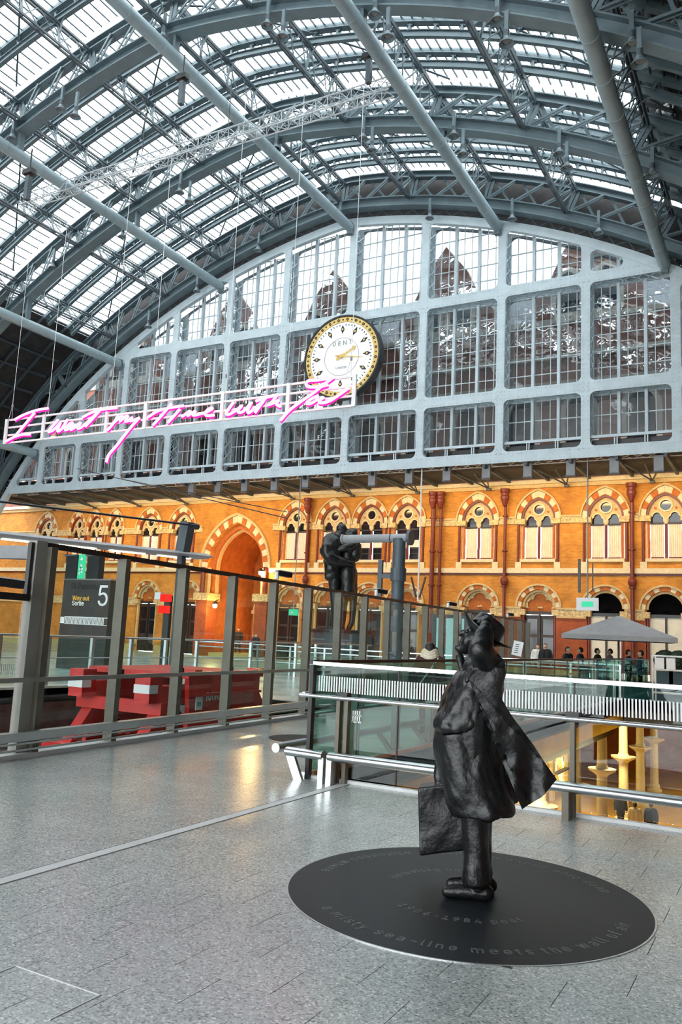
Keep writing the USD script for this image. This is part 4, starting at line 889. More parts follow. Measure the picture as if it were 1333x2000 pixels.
for y in (14.45, 16.9): mb = MB(B0); mb.bx(-11.9, -11.55, y, y + .25, .78, .86); mesh('lifting_lug', mb, RED, bf)
mb = MB(B0); mb.bx(-11.62, -11.60, 14.62, 14.85, -.02, .30); mesh('white_label', mb, WHITE, bf); mb = MB(B0); mb.bx(-11.605, -11.595, 14.67, 14.80, .06, .16); mesh('label_mark', mb, plain('teal_print', (.05, .35, .30)), bf)
m = meshkit.text_mesh('RAWIE', .17, .01, True); v = np.array(m.vertices); rp = onX(402, 1368, -11.62); mesh('raised_lettering', (np.stack([-11.62 + v[:, 2], rp[1] + v[:, 0] * .9, rp[2] + v[:, 1]], 1) - np.array(B0), np.array(m.faces)), WHITE, bf)
# ================================================================== NEON SIGN
NY = 28.5
def NP(px, py, dy=0.0): return onY(px, py, NY + dy)
nl, nr = NP(14, 840)[0], NP(690, 763)[0]; nt, nb = 12.46, 11.19
ns = thing('neon_sign_frame', 'long white hanging frame of four rails and uprights behind the pink neon words', 'sign frame', (nl, NY, nb))
NO = (nl, NY, nb)
for k in range(4):
    z = nb + (nt - nb) * k / 3; mb = MB(NO); mb.bx(nl, nr, NY + .06, NY + .14, z - .045, z + .045); mesh('rail', mb, WHITE, ns)
for px_ in (14, 86, 208, 283, 432, 560, 689):
    x = NP(px_, 800)[0]; mb = MB(NO); mb.bx(x - .09, x + .09, NY + .02, NY + .12, nb - .05, nt + .05); mesh('upright', mb, WHITE, ns)
PINK = mat('pink_neon', {'e': ('emission', {'color': (1.0, .24, .55), 'strength': 2.4})}, [], 'e.emission')
HOT = mat('magenta_neon', {'e': ('emission', {'color': (1.0, .012, .20), 'strength': 1.9})}, [], 'e.emission')
c1 = lambda x, y: (x / 5.553, 740 + y / 5.553)
c2 = lambda x, y: (190 + x / 4.937, 740 + y / 4.937)
c3 = lambda x, y: (430 + x / 4.597, 700 + y / 4.597)
WORDS = {
 'I': (c1, [[(170, 445), (250, 400), (350, 360), (440, 335), (530, 322)], [(385, 370), (320, 450), (240, 545), (165, 635)], [(75, 680), (160, 635), (250, 607), (335, 603)]]),
 'want': (c1, [[(640, 445), (590, 505), (535, 572), (570, 570), (620, 530), (665, 475), (640, 540), (635, 572), (680, 545), (745, 440)], [(800, 478), (765, 490), (715, 548), (745, 550), (800, 490), (775, 548), (800, 545), (835, 490), (805, 545), (850, 500), (885, 480), (850, 540), (890, 530), (960, 470), (1040, 395), (1110, 318)], [(905, 420), (1000, 370), (1120, 335), (1275, 318)], [(1090, 350), (1010, 440), (935, 520)]]),
 'my': (c2, [[(105, 498), (150, 450), (215, 358)], [(165, 430), (230, 372), (252, 368), (228, 412), (275, 370), (305, 362), (280, 408), (305, 408), (345, 375), (325, 408), (355, 402), (415, 378)], [(415, 378), (350, 450), (285, 530), (200, 640), (120, 735), (95, 808)]]),
 'time': (c2, [[(725, 242), (660, 320), (600, 390), (545, 450)], [(495, 375), (580, 320), (690, 285), (840, 262)], [(805, 295), (745, 365), (690, 425)], [(825, 368), (870, 335), (905, 312), (880, 358), (925, 330), (955, 315), (932, 352), (985, 345), (1040, 330), (1100, 305), (1118, 286), (1085, 292), (1048, 335), (1072, 358), (1135, 352)]]),
 'with': (c3, [[(130, 395), (90, 450), (62, 498), (90, 505), (150, 470), (205, 425), (165, 478), (205, 485), (255, 440), (290, 395), (258, 465), (265, 492), (320, 450), (400, 380), (430, 335)], [(430, 338), (380, 410), (320, 492)], [(330, 388), (400, 360), (520, 330)], [(520, 330), (480, 388), (440, 420), (500, 398), (530, 380), (515, 415), (550, 435)]]),
 'you': (c3, [[(1028, 172), (950, 230), (850, 310), (720, 400), (630, 470), (550, 560)], [(1010, 178), (880, 198), (805, 203), (780, 232), (805, 258), (900, 258), (975, 240)], [(890, 340), (835, 362), (785, 402), (820, 408), (875, 375), (890, 342)], [(940, 350), (895, 392), (930, 402), (1000, 380), (1065, 338), (1165, 268)]])}
def crom(P, n=4):
    P = np.asarray(P, float); Q = np.vstack([2 * P[0] - P[1], P, 2 * P[-1] - P[-2]]); out = []
    for i in range(1, len(Q) - 2):
        for t in np.linspace(0, 1, n, endpoint=False):
            a, b, c, d = Q[i - 1:i + 3]; out.append(.5 * ((2 * b) + (c - a) * t + (2 * a - 5 * b + 4 * c - d) * t * t + (3 * b - a - 3 * c + d) * t ** 3))
    return np.array(out + [P[-1]])
for w, (cf, strokes) in WORDS.items():
    t = thing('neon_word', 'pink neon handwriting tube spelling "%s" in the hanging sign' % w, 'neon lettering', (0, NY, 0))
    for s in strokes:
        P = np.array([NP(*cf(*q)) for q in s]); P = crom(P); P[:, 1] = 0
        mb = MB(); mb.tube(P + [0, -.06, 0], .072, 6); mesh('bright_tube', mb, PINK, t)
        mb = MB(); mb.tube(P + [-.03, .035, -.06], .062, 5); mesh('rear_tube', mb, HOT, t)
for i, (px_, pb) in enumerate(((22, 815), (94, 797), (216, 792), (296, 775), (441, 750), (562, 741), (685, 735))):
    p = NP(px_, pb); q, _ = arch(p[0] - XC, -.1); o = (p[0], NY, nt)
    t = thing('hanging_cable', 'thin white cable holding the neon sign, %s from its left end' % ordw(i + 1), 'cable', o)
    mb = MB(); mb.tube([(0, 0, .75), (0, 0, q[1] - nt)], .013, 5); mesh('wire', mb, WHITE, t); mb = MB(); mb.tube([(0, .05, .05), (0, 0, .75), (-.25, .05, .05)], .012, 5); mesh('bridle', mb, WHITE, t); mb = MB(); mb.box((0, 0, .75), (.07, .07, .16)); mesh('turnbuckle', mb, GREY, t)
# ================================================================== LIGHTING TRUSS AND ROOF FITTINGS
TY = 26.5; a_, b_ = onY(48, 392, TY), onY(765, 172, TY); zt = (a_[2] + b_[2]) / 2
tr = thing('lighting_truss', 'silver square lattice truss hanging across the roof above the neon words', 'truss', (a_[0], TY, zt))
ALU = plain('raw_aluminium', (.52, .55, .57), .4, .5, var=.08)
L_ = b_[0] - a_[0]; ct = [(-.27, -.27), (.27, -.27), (.27, .27), (-.27, .27)]
for y, z in ct: mb = MB(); mb.tube([(0, y, z), (L_, y, z)], .035, 6); mesh('chord', mb, ALU, tr)
n = 38
for i in range(n):
    x0, x1 = L_ * i / n, L_ * (i + 1) / n; mb = MB()
    for j in range(4):
        p, q = ct[j], ct[(j + 1) % 4]
        if i % 2: p, q = q, p
        mb.tube([(x0, *p), (x1, *q)], .018, 5); mb.tube([(x0, *ct[j]), (x0, *ct[(j + 1) % 4])], .016, 5)
    mesh('lacing_frame', mb, ALU, tr)
for x in (.12, .38, .62, .88):
    q, _ = arch(a_[0] + L_ * x - XC, 0); mb = MB(); mb.tube([(L_ * x, 0, .27), (L_ * x, 0, q[1] - zt)], .02, 5); mesh('sling', mb, BLACK, tr)
h0 = None
def bell(p, lab):
    global h0
    if h0 is None:
        h0 = thing('bell_lamp', lab, 'lamp', p, group=None)
        mesh('bracket', MB().bx(-.07, .07, -.05, .05, .14, .95), STEEL, h0); mesh('gear_case', MB().cyl((0, 0, .0), .10, .22, 12), STEELD, h0)
        mesh('bell', MB().lathe([(.09, .02), (.11, -.04), (.14, -.12), (.25, -.24), (.25, -.27), (.14, -.2), (.09, -.06), (.0, -.05)], (0, 0, 0), 16), STEEL, h0); mesh('lamp_glass', MB().cyl((0, 0, -.17), .12, .03, 12), GREY, h0)
        a = UsdGeom.Xformable(h0); a.ClearXformOpOrder(); a.AddTranslateOp(opSuffix='at').Set(Gf.Vec3d(*p))
    else: dup(h0, p, lab)
for i, (x, y) in enumerate(((290, 632), (385, 562), (505, 482), (665, 418), (840, 418), (1001, 420), (1170, 446))):
    bell(onY(x, y, YG - .85), 'bell lamp on the rib over the gable screen, %s from the left' % ordw(i + 1))
for i, (x, y) in enumerate(((104, 515), (240, 455), (352, 368), (370, 386), (540, 282), (710, 262), (727, 285), (887, 256), (905, 292), (1093, 290), (1108, 318), (1275, 330))):
    bell(onY(x, y, RIBY[1] - .4 - (.3 if i in (3, 6, 8) else 0)), 'bell lamp on the second main rib from the gable, %s from the left' % ordw(i + 1))
for i, (x, y) in enumerate(((25, 262), (120, 205), (148, 218), (320, 65), (523, 40), (553, 62), (733, 18), (758, 62), (972, 28), (990, 72), (1235, 75), (1250, 110))):
    bell(onY(x, y, RIBY[2] - .4 - (.3 if i in (2, 5, 7, 11) else 0)), 'bell lamp on the third main rib from the gable, %s from the left' % ordw(i + 1))
for i, (x, y, yy, lab) in enumerate(((722, 118, 25.5, 'under the crown tube'), (357, 160, 22.5, 'under the left tube above the truss'), (57, 345, 20.0, 'near the left end of the truss'))):
    p = onY(x, y, yy); t = thing('column_speaker', 'slim dark column loudspeaker hanging ' + lab, 'loudspeaker', p)
    mesh('cabinet', MB().bx(-.10, .10, -.1, .1, -1.0, 0), STEELD, t); mesh('head_box', MB().bx(-.28, .22, -.14, .14, .1, .3), BLACK, t); mb = MB(); mb.tube([(0, 0, 0), (0, 0, 1.2)], .03, 6); mesh('rod', mb, BLACK, t)
# ================================================================== MAST AND LEFT HAND GANTRY
pm = onY(777, 1160, 26.0)
ms = thing('mast', 'thick dark grey tubular mast with a short crosstube to the left', 'mast', (pm[0], 26, 0))
zt_ = onY(776, 1052, 26)[2]; mb = MB(); mb.tube([(0, 0, 0), (0, 0, zt_)], .23, 16); mesh('pole', mb, STEELD, ms, smooth=40)
xl = onY(672, 1052, 26)[0] - pm[0]; xr = onY(800, 1050, 26)[0] - pm[0]; mb = MB(); mb.tube([(xl, 0, zt_ + .02), (xr, 0, zt_ + .02)], .15, 14); mesh('crosstube', mb, GREY, ms, smooth=40)
mb = MB(); mb.tube([(xr - .02, 0, zt_ + .02), (xr + .09, 0, zt_ + .02)], .27, 16); mesh('flange', mb, STEELD, ms); mb = MB(); mb.tube([(xl - .06, 0, zt_ + .02), (xl, 0, zt_ + .02)], .18, 14); mesh('end_cap', mb, GREY, ms); mb = MB(); mb.tube([(-.35, 0, zt_ + .02), (-.31, 0, zt_ + .02)], .16, 14); mesh('seam_ring', mb, BLACK, ms)
mesh('clamp', MB().cyl((0, 0, 3.75), .28, .45, 16), STEELD, ms); mesh('side_panel', MB().bx(-.78, -.62, -.06, .06, 3.2, 4.5), STEELD, ms); mesh('side_arm', MB().bx(-.62, -.2, -.05, .05, 3.85, 4.0), STEELD, ms)
zr = 5.0
r0, r1 = onZ(-30, 976, zr), onZ(388, 1027, zr)
gn = thing('gantry', 'dark rod and raised winged light gantry over the far platform at the left', 'gantry', tuple(r1)); GO = tuple(r1)
mb = MB(GO); mb.tube([r0, r1], .035, 8); mesh('rod', mb, BLACK, gn); k0, k1 = onZ(372, 1026, zr), onZ(386, 1029, zr)
mb = MB(GO); mb.tube([k0, k1], .1, 10); mesh('rod_end', mb, BLACK, gn)
m0 = onZ(367, 1026, zr); mb = MB(GO); mb.bar(m0 + [0, 0, .1], m0 + [-.15, 0, -1.0], .34, .34, (0, 1, 0)); mesh('column_head', mb, STEELD, gn); mb = MB(GO); mb.bar(m0 + [-.15, 0, -1.0], m0 + [-.15, 0, -5.0], .2, .2, (0, 1, 0)); mesh('column', mb, STEELD, gn)
zw = 4.05; w0_, w1_ = onZ(-20, 1046, zw), onZ(392, 1090, zw); wd = unit((w1_ - w0_) * [1, 1, 0]); wnn = np.array([-wd[1], wd[0], 0])
Lw = np.linalg.norm(w1_ - w0_); prof = Polygon([(-.9, 0), (-.4, .12), (.3, .16), (.9, .06), (.9, .02), (.2, -.04), (-.5, -.04)])
t = trimesh.creation.extrude_polygon(prof, Lw, engine='earcut'); v = np.array(t.vertices); mb = MB(GO); mb.add(w0_ + v[:, 2:3] * wd + v[:, 0:1] * wnn + v[:, 1:2] * np.array([0, 0, 1.]), np.array(t.faces)); mesh('wing', mb, GREY, gn)
for i in range(4):
    mb = MB(GO); mb.bar(w0_ + wd * Lw * (.05 + .24 * i) + [0, 0, -.06], w0_ + wd * Lw * (.22 + .24 * i) + [0, 0, -.06], .22, .03); mesh('light_strip', mb, glow('wing_light', (1, .9, .7), 2.2) if i == 0 else UsdShade.Material.Get(stage, '/World/Looks/wing_light'), gn)
mb = MB(GO); mb.bar(w1_ + [0, 0, .05] - wd * .2, w1_ + wd * .15 + [0, 0, .0], .5, .05); mesh('wing_tip', mb, STAIN, gn)
wc1 = onZ(0, 1078, 3.4); mesh('grey_duct', MB().bar(onY(-40, 1078, 12.0), onY(72, 1080, 12.0), .25, .28), GREY, None, label='pale grey duct beam behind the end pier of the barrier at the left edge', cat='duct')
pt = onY(58, 1150, 24); tp = thing('platform_post', 'grey round post standing on the far platform at the left', 'post', (pt[0], 24, 0)); mesh('tube', MB().cyl((0, 0, 0), .20, onY(62, 1065, 24)[2], 14), STEELD, tp); mesh('ring', MB().cyl((0, 0, onY(60, 1128, 24)[2]), .25, .14, 14), STEELD, tp)
# ---- platform totem sign
TYY = 23.0; x0, x1 = onY(119, 1200, TYY)[0], onY(211, 1200, TYY)[0]; zT = onY(165, 1133, TYY)[2]; cx = (x0 + x1) / 2; W_ = x1 - x0
BROWN = plain('brown_sign_panel', (.045, .040, .036), .35, var=.15)
tt = thing('platform_sign', 'tall dark brown platform sign with a big white 5', 'sign', (cx, TYY, 0))
mesh('panel', MB().bx(-W_ / 2, W_ / 2, 0, .45, 0, zT), BROWN, tt); mesh('cap', MB().bx(-W_ / 2 - .03, W_ / 2 + .03, -.02, .47, zT, zT + .05), STAIN, tt)
zb = onY(165, 1213, TYY)[2]
mb = MB(); mb.bx(-W_ / 2, -W_ / 2 + .22, -.006, 0, zb - .14, zb + .16); mb.bx(-W_ / 2, W_ / 2, -.006, 0, zb + .13, zb + .16); mb.bx(-W_ / 2, W_ / 2, -.006, 0, zb - .14, zb - .12)
for i in range(30): mb.bx(-W_ / 2 + .26 + i * .07, -W_ / 2 + .30 + i * .07, -.006, 0, zb - .12, zb + .13) if -W_ / 2 + .30 + i * .07 < W_ / 2 else None
mesh('striped_band', mb, WHITE, tt, kind='stuff')
def flat_text(s, h, x, z, y, bold=False):
    m = meshkit.text_mesh(s, h, .008, bold); v = np.array(m.vertices); return (np.stack([x + v[:, 0], y - v[:, 2], z + v[:, 1]], 1), np.array(m.faces))
mesh('number', flat_text('5', .78, W_ / 2 - .68, onY(200, 1183, TYY)[2], -.002), WHITE, tt)
mesh('way_out_lettering', flat_text('Way out', .17, -W_ / 2 + .55, onY(145, 1172, TYY)[2], -.002, True), plain('amber_print', (.75, .42, .06)), tt); mesh('sortie_lettering', flat_text('Sortie', .17, -W_ / 2 + .55, onY(145, 1182, TYY)[2], -.002, True), WHITE, tt)
mesh('station_lettering', flat_text('St Pancras', .22, -W_ / 2 + .4, onY(145, 1150, TYY)[2], -.002, True), plain('dim_print', (.012, .012, .012)), tt)
EXG = mat('exit_green', {'e': ('emission', {'color': (.06, .62, .33), 'strength': .8})}, [], 'e.emission')
def man_mark(mb, x, z, s, y):
    mb.poly(Point(x, z + .75 * s).buffer(.14 * s, quad_segs=4), .006, lambda v: v + [0, y, 0])
    for a, b in (((0, .6), (0, .25)), ((0, .55), (.25, .4)), ((0, .55), (-.22, .35)), ((0, .25), (.22, .05)), ((0, .25), (-.2, -.12))): mb.poly(LineString([(x + a[0] * s, z + a[1] * s), (x + b[0] * s, z + b[1] * s)]).buffer(.07 * s, quad_segs=2), .006, lambda v: v + [0, y, 0])
pe = onY(158, 1112, TYY); pe[2] = zT + .53
ex = thing('exit_sign', 'upright green running man exit sign between two dark screens over the platform', 'exit sign', pe)
mesh('plate', MB().bx(-.17, .17, 0, .08, -.48, .48), EXG, ex); mb = MB(); man_mark(mb, 0, -.25, .38, -.008); mb.poly(Polygon([(-.08, .25), (.08, .25), (0, .42)]), .006, lambda v: v + [0, -.008, 0]); mesh('pictogram', mb, WHITE, ex); 
for i, (xa, xb) in enumerate(((128, 149), (169, 192))):
    p = onY((xa + xb) / 2, 1114, TYY); w = onY(xb, 1114, TYY)[0] - onY(xa, 1114, TYY)[0]; t = thing('departure_screen', 'dark departure screen on the %s of the green exit sign' % ('left' if i == 0 else 'right'), 'screen', (p[0], TYY, zT + .05)); mesh('case', MB().bx(-w / 2, w / 2, 0, .3, 0, .95), BLACK, t); mesh('visor', MB().bx(-w / 2, w / 2, -.12, 0, .88, .95), STEELD, t)
# ---- red signal on black post
p = onY(326, 1180, 22.0); sg = thing('signal_post', 'black post carrying two red lit boxes and a small white box', 'signal', (p[0], 22, 0)); zc = p[2]
REDL = mat('red_signal_face', {'e': ('emission', {'color': (.9, .02, .015), 'strength': 1.1})}, [], 'e.emission')
mesh('post', MB().bx(-.13, .13, 0, .15, 0, zc + .3), BLACK, sg); mesh('red_box', MB().bx(-.22, .2, -.12, .0, zc + .08, zc + .34), REDL, sg); mesh('red_box', MB().bx(-.26, .16, -.12, .0, zc - .32, zc - .06), REDL, sg); mesh('white_box', MB().bx(-.50, -.24, -.1, .1, zc + .16, zc + .4), WHITE, sg)
for px_, py_, yy, lab in ((573, 1196, 40.5, 'small green exit sign beside the great archway'), (1148, 1180, 40.4, 'white and green exit sign hanging on a rod before the hotel wall')):
    p = onY(px_, py_, yy); s = .62 if px_ > 1000 else .36; t = thing('exit_sign', lab, 'exit sign', p)
    mesh('plate', MB().bx(-s * .85, s * .85, 0, .06, -s * .5, s * .5), WHITE if px_ > 1000 else EXG, t); mb = MB()
    mb.poly(sbox(-s * .45, -s * .2, s * .45, s * .2) if px_ > 1000 else sbox(-s * .6, -s * .08, 0, s * .08), .01, lambda v: v + [0, -.012, 0]); mesh('symbol', mb, EXG if px_ > 1000 else WHITE, t)
    mb = MB(); mb.tube([(0, .03, s * .5), (0, .03, 11.06 - p[2])], .035, 6); mesh('rod', mb, GREY, t)
    if px_ > 1000: mesh('aerial', MB().bx(-.45, -.33, 0, .06, .55, 2.2), BLACK, t); mesh('aerial', MB().bx(.22, .27, 0, .06, .6, 2.0), BLACK, t)
p = onY(822, 1000, 40.4); rd = thing('hanging_rod', 'thin pale rod with forked aerials hanging before the hotel wall beside the grey mast', 'rod', (p[0], 40.4, 3.8)); mb = MB(); mb.tube([(0, 0, 0), (0, 0, 7.26)], .045, 6); mesh('rod', mb, WHITE, rd)
for s in (-1, 1): mb = MB(); mb.bar((s * .1, 0, .2), (s * .42, 0, 1.3), .08, .08, (0, 1, 0)); mesh('aerial', mb, BLACK, rd)
for i, (a, b, ya, yb) in enumerate((((150, 915), (560, 1012), 34, 25), ((235, 935), (560, 1000), 37, 27))):
    pa, pb = onY(*a, ya), onY(*b, yb); mb = MB(pa); mb.tube([pa, pb], .02, 5); mesh('contact_wire', mb, BLACK, None, label='thin dark overhead wire slanting down across the hotel front, %s' % ('lower one' if i == 0 else 'upper one'), cat='wire', loc=pa)
# ---- cyan lit lift shaft and doors on the right of the barrier
CYAN = mat('cyan_lit_glass', {'e': ('emission', {'color': (.35, .62, .60), 'strength': .75})}, [], 'e.emission')
p = onY(872, 1245, 42.5); dr = thing('lift_doors', 'pale cyan lit glass lift doors beyond the barrier left of the bronze man', 'lift', (p[0], 42.5, 0))
for x, w in ((-.5, .18), (.25, .55), (.95, .12)): mesh('lit_panel', MB().bx(x - w / 2, x + w / 2, 0, .05, .1, 3.0), CYAN, dr)
mesh('frame', MB().bx(-.9, 1.2, .06, .2, 0, 3.2), STEELD, dr)
# ================================================================== CAFE
TZ = .42
dk_ = thing('floor_terrace', None, None, kind='structure'); mesh('deck', MB().bx(-8.6, 3.4, 31.9, 38.5, 0, TZ), STEELD, dk_)
ux, uy = onY(1209, 1240, 34.5)[0], 34.5; zA, zE = onY(1209, 1202, 34.5)[2] - TZ, 2.26 - TZ
um = thing('sunshade', 'large grey square cafe sunshade over the tables before the hotel', 'sunshade', (ux, uy, TZ)); CANV = plain('grey_canvas', (.30, .29, .29), .8, var=.08)
hw = 2.08
cor = [np.array([math.cos(a) * hw * 1.414, math.sin(a) * hw * 1.414, zE]) for a in np.array([45, 135, 225, 315]) * PI / 180]
rz = math.radians(10); RZ = np.array([[math.cos(rz), -math.sin(rz), 0], [math.sin(rz), math.cos(rz), 0], [0, 0, 1]]); cor = [RZ @ c for c in cor]; apex = np.array([0, 0, zA])
for i in range(4):
    a, b = cor[i], cor[(i + 1) % 4]; mb = MB(); n = 6; V = []
    for u in np.linspace(0, 1, n):
        for s in np.linspace(0, 1, n): q = a + (b - a) * s; w = apex + (q - apex) * u; w = w - [0, 0, .10 * math.sin(u * PI) * math.sin(s * PI)]; V.append(w)
    V = np.array(V); F = [[r * n + c, r * n + c + 1, (r + 1) * n + c + 1, (r + 1) * n + c] for r in range(n - 1) for c in range(n - 1)]
    V2 = np.vstack([V, V - [0, 0, .02]]); F = F + [[x + n * n for x in f[::-1]] for f in F]; mb.add(V2, np.array(F)); mesh('canopy_panel', mb, CANV, um)
    mb = MB(); mb.bar((a + b) / 2 + (a - b) * .5 - [0, 0, .09], (a + b) / 2 + (b - a) * .5 - [0, 0, .09], .02, .18); mesh('valance', mb, CANV, um); mb = MB(); mb.tube([apex - [0, 0, .1], a - [0, 0, .04]], .02, 5); mesh('rib', mb, BLACK, um)
mesh('pole', MB().cyl((0, 0, 0), .04, zA + .05, 10), BLACK, um); mesh('foot', MB().cyl((0, 0, 0), .35, .08, 16), BLACK, um)
# ---- small people
SKIN = plain('skin', (.52, .32, .22), .6, var=.05); HAIRB = plain('dark_hair', (.02, .014, .01), .6); CLOTH = {k: plain('cloth_' + k, c, .85, var=.15) for k, c in dict(black=(.012, .012, .014), navy=(.02, .025, .05), plum=(.045, .012, .018), cream=(.62, .55, .42), grey=(.14, .14, .15), tan=(.45, .30, .14), white=(.7, .7, .68), orange=(.6, .16, .03)).items()}
def hullchain(ch):
    out = []
    for (a, ra), (b, rb) in zip(ch[:-1], ch[1:]):
        s = [m3.Manifold.sphere(r, 14).translate(tuple(map(float, p))) for p, r in ((a, ra), (b, rb))]; out.append(m3.Manifold.batch_hull(s))
    return out
def fuse(chains, edge=.05, it=8, noise=0.0, nscale=8.0):
    parts = [h for c in chains for h in hullchain(c)]; m = m3.Manifold.batch_boolean(parts, m3.OpType.Add).refine_to_length(edge)
    q = m.to_mesh(); t = trimesh.Trimesh(np.array(q.vert_properties[:, :3], float), np.array(q.tri_verts), process=True); trimesh.smoothing.filter_taubin(t, iterations=it)
    if noise: v = np.array(t.vertices); t.vertices = v + t.vertex_normals * ((meshkit.fbm(v * nscale, 3) - .5) * noise)[:, None]
    return (np.array(t.vertices), np.array(t.faces))
def person(loc, rz, h, label, top, leg, seated=False, stride=0.0, hair=HAIRB, extra=None):
    k = h / 1.72; t = thing('person', label, 'person', loc, rz); z0 = -.45 if seated else 0.0
    P = lambda x, y, z: np.array([x, y, z + z0]) * k
    hip, sh, neck = .90, 1.42, 1.50
    if seated: legs = [[(P(s * .1, 0, hip), .09), (P(s * .11, -.42, hip - .02), .07), (P(s * .11, -.42, .48), .05), (P(s * .11, -.52, .47), .045)] for s in (-1, 1)]
    else: legs = [[(P(s * .1, 0, hip), .09), (P(s * .1, s * stride * .5 - .02, .48), .065), (P(s * .1, s * stride, .08), .045), (P(s * .1, s * stride - .14, .04), .04)] for s in (-1, 1)]
    torso = [[(P(-.09, 0, hip), .11), (P(-.1, 0, sh - .1), .11)], [(P(.09, 0, hip), .11), (P(.1, 0, sh - .1), .11)], [(P(-.1, 0, hip), .1), (P(.1, 0, hip), .1)], [(P(-.17, 0, sh - .03), .07), (P(.17, 0, sh - .03), .07)]]
    armz = (lambda s: [(P(s * .20, 0, sh - .04), .065), (P(s * .27, .04, 1.12), .05), (P(s * .2, -.2, 1.0), .04), (P(s * .17, -.27, 1.0), .04)]) if seated else (lambda s: [(P(s * .20, 0, sh - .04), .065), (P(s * .27, .04, 1.12), .05), (P(s * .27, -.06, .86), .04), (P(s * .26, -.09, .76), .042)])
    head = [[(P(0, 0, neck - .06), .055), (P(0, -.01, 1.56), .06)], [(P(0, 0, 1.62), .098), (P(0, -.035, 1.585), .075)], [(P(0, -.10, 1.60), .018), (P(0, -.115, 1.585), .014)]]
    body = legs + torso + [armz(-1), armz(1)] + head
    mesh('body', fuse(body, .06, 6), SKIN, t)
    G = lambda ch, d: [[(p, r + d) for p, r in c] for c in ch]
    coat = G(torso, .028) + G([armz(-1)[:3], armz(1)[:3]], .022) + ([[(P(-.1, .02, hip - .2), .12), (P(.1, .02, hip - .2), .12)], [(P(-.1, 0, hip), .12), (P(-.1, .02, hip - .22), .11)], [(P(.1, 0, hip), .12), (P(.1, .02, hip - .22), .11)]] if not seated else [])
    mesh('coat', fuse(coat, .06, 5), CLOTH[top], t); mesh('trousers', fuse(G([l[:3] for l in legs], .018), .07, 4), CLOTH[leg], t)
    mesh('hair', fuse([[(P(0, .02, 1.645), .10), (P(0, .05, 1.60), .085)]], .05, 3), hair, t)
    if extra: extra(t, P)
    return t
def scarf(t, P):
    mb = MB()
    for z, r in ((1.44, .15), (1.49, .14), (1.53, .12)): a = np.linspace(0, 2 * PI, 17); mb.tube(np.stack([np.cos(a) * r, np.sin(a) * r * .9, z + .02 * np.sin(3 * a)], 1), .045, 6, caps=False)
    mesh('scarf', mb, CLOTH['cream'], t); mb = MB(); a = np.linspace(0, 1, 10); mb.tube(np.stack([-.18 + .42 * a, .15 + .03 * np.sin(a * PI), 1.42 - .62 * a], 1), .014, 5); mesh('bag_strap', mb, CLOTH['cream'], t)
pw = onY(840, 1300, 14.6)
person((pw[0], 14.6, 0), PI + .25, 1.70, 'Person in a dark plum coat and cream scarf seen from behind near the stairwell', 'plum', 'black', extra=scarf)
for px_, yy, h, top, leg, rz, lab in ((465, 46.2, 1.74, 'black', 'black', .2, 'Person in dark clothes standing in the great archway'), (499, 43.6, 1.65, 'navy', 'black', 1.0, 'Person beside a dark bin at the right of the archway opening'), (596, 42.5, 1.74, 'navy', 'navy', -.6, 'Person in navy clothes standing under the small green exit sign'), (671, 37.0, 1.7, 'black', 'grey', .3, 'Person behind the railing below the bronze couple'), (846, 36.0, 1.68, 'black', 'black', .8, 'Person in black walking behind the plum coated one'), (1066, 40.0, 1.85, 'black', 'black', .1, 'Person in black with a white sash near the hotel wall left of the sunshade'), (1051, 41.5, 1.8, 'white', 'black', .4, 'Person in a white top beside the one with the sash')):
    p = onY(px_, 1260, yy); person((p[0], yy, .22 if yy > 44 else 0), rz, h, lab, top, leg, stride=.12)
t_i = 0
WOODT = plain('dark_table', (.03, .025, .02), .5)
for i, (px_, yy) in enumerate(((1120, 34.0), (1185, 35.2), (1240, 33.6))):
    p = onY(px_, 1290, yy); t = thing('cafe_table', 'small dark round cafe table, %s from the left under the sunshade' % ordw(i + 1), 'table', (p[0], yy, TZ)); mesh('top', MB().cyl((0, 0, .72), .38, .03, 18), WOODT, t); mesh('stem', MB().cyl((0, 0, .03), .035, .7, 8), BLACK, t); mesh('foot', MB().cyl((0, 0, 0), .24, .03, 14), BLACK, t)
for i, (px_, yy, top) in enumerate(((1110, 33.2, 'black'), (1134, 34.6, 'navy'), (1168, 34.4, 'black'), (1192, 35.9, 'grey'), (1229, 34.4, 'black'), (1252, 33.2, 'navy'))):
    p = onY(px_, 1290, yy); rz = (1.2, -1.6, 1.5, -1.2, 1.6, -1.4)[i]
    c = thing('cafe_chair', 'dark cafe chair under the %s seated person from the left' % ordw(i + 1), 'chair', (p[0], yy, TZ), rz); mesh('seat', MB().bx(-.21, .21, -.2, .2, .42, .45), WOODT, c); mesh('backrest', MB().bx(-.21, .21, .19, .22, .5, .86), WOODT, c)
    for sx in (-1, 1):
        for sy in (-1, 1): mesh('leg', MB().bx(sx * .19 - .015, sx * .19 + .015, sy * .18 - .015, sy * .18 + .015, 0, .42 if sy < 0 else .86), BLACK, c)
    person((p[0], yy, TZ + .02), rz, 1.76, 'Person in dark clothes seated at the cafe tables, %s from the left' % ordw(i + 1), top, 'black', seated=True)
LEAF = plain('dark_leaves', (.015, .03, .012), .7, var=.5, scale=12)
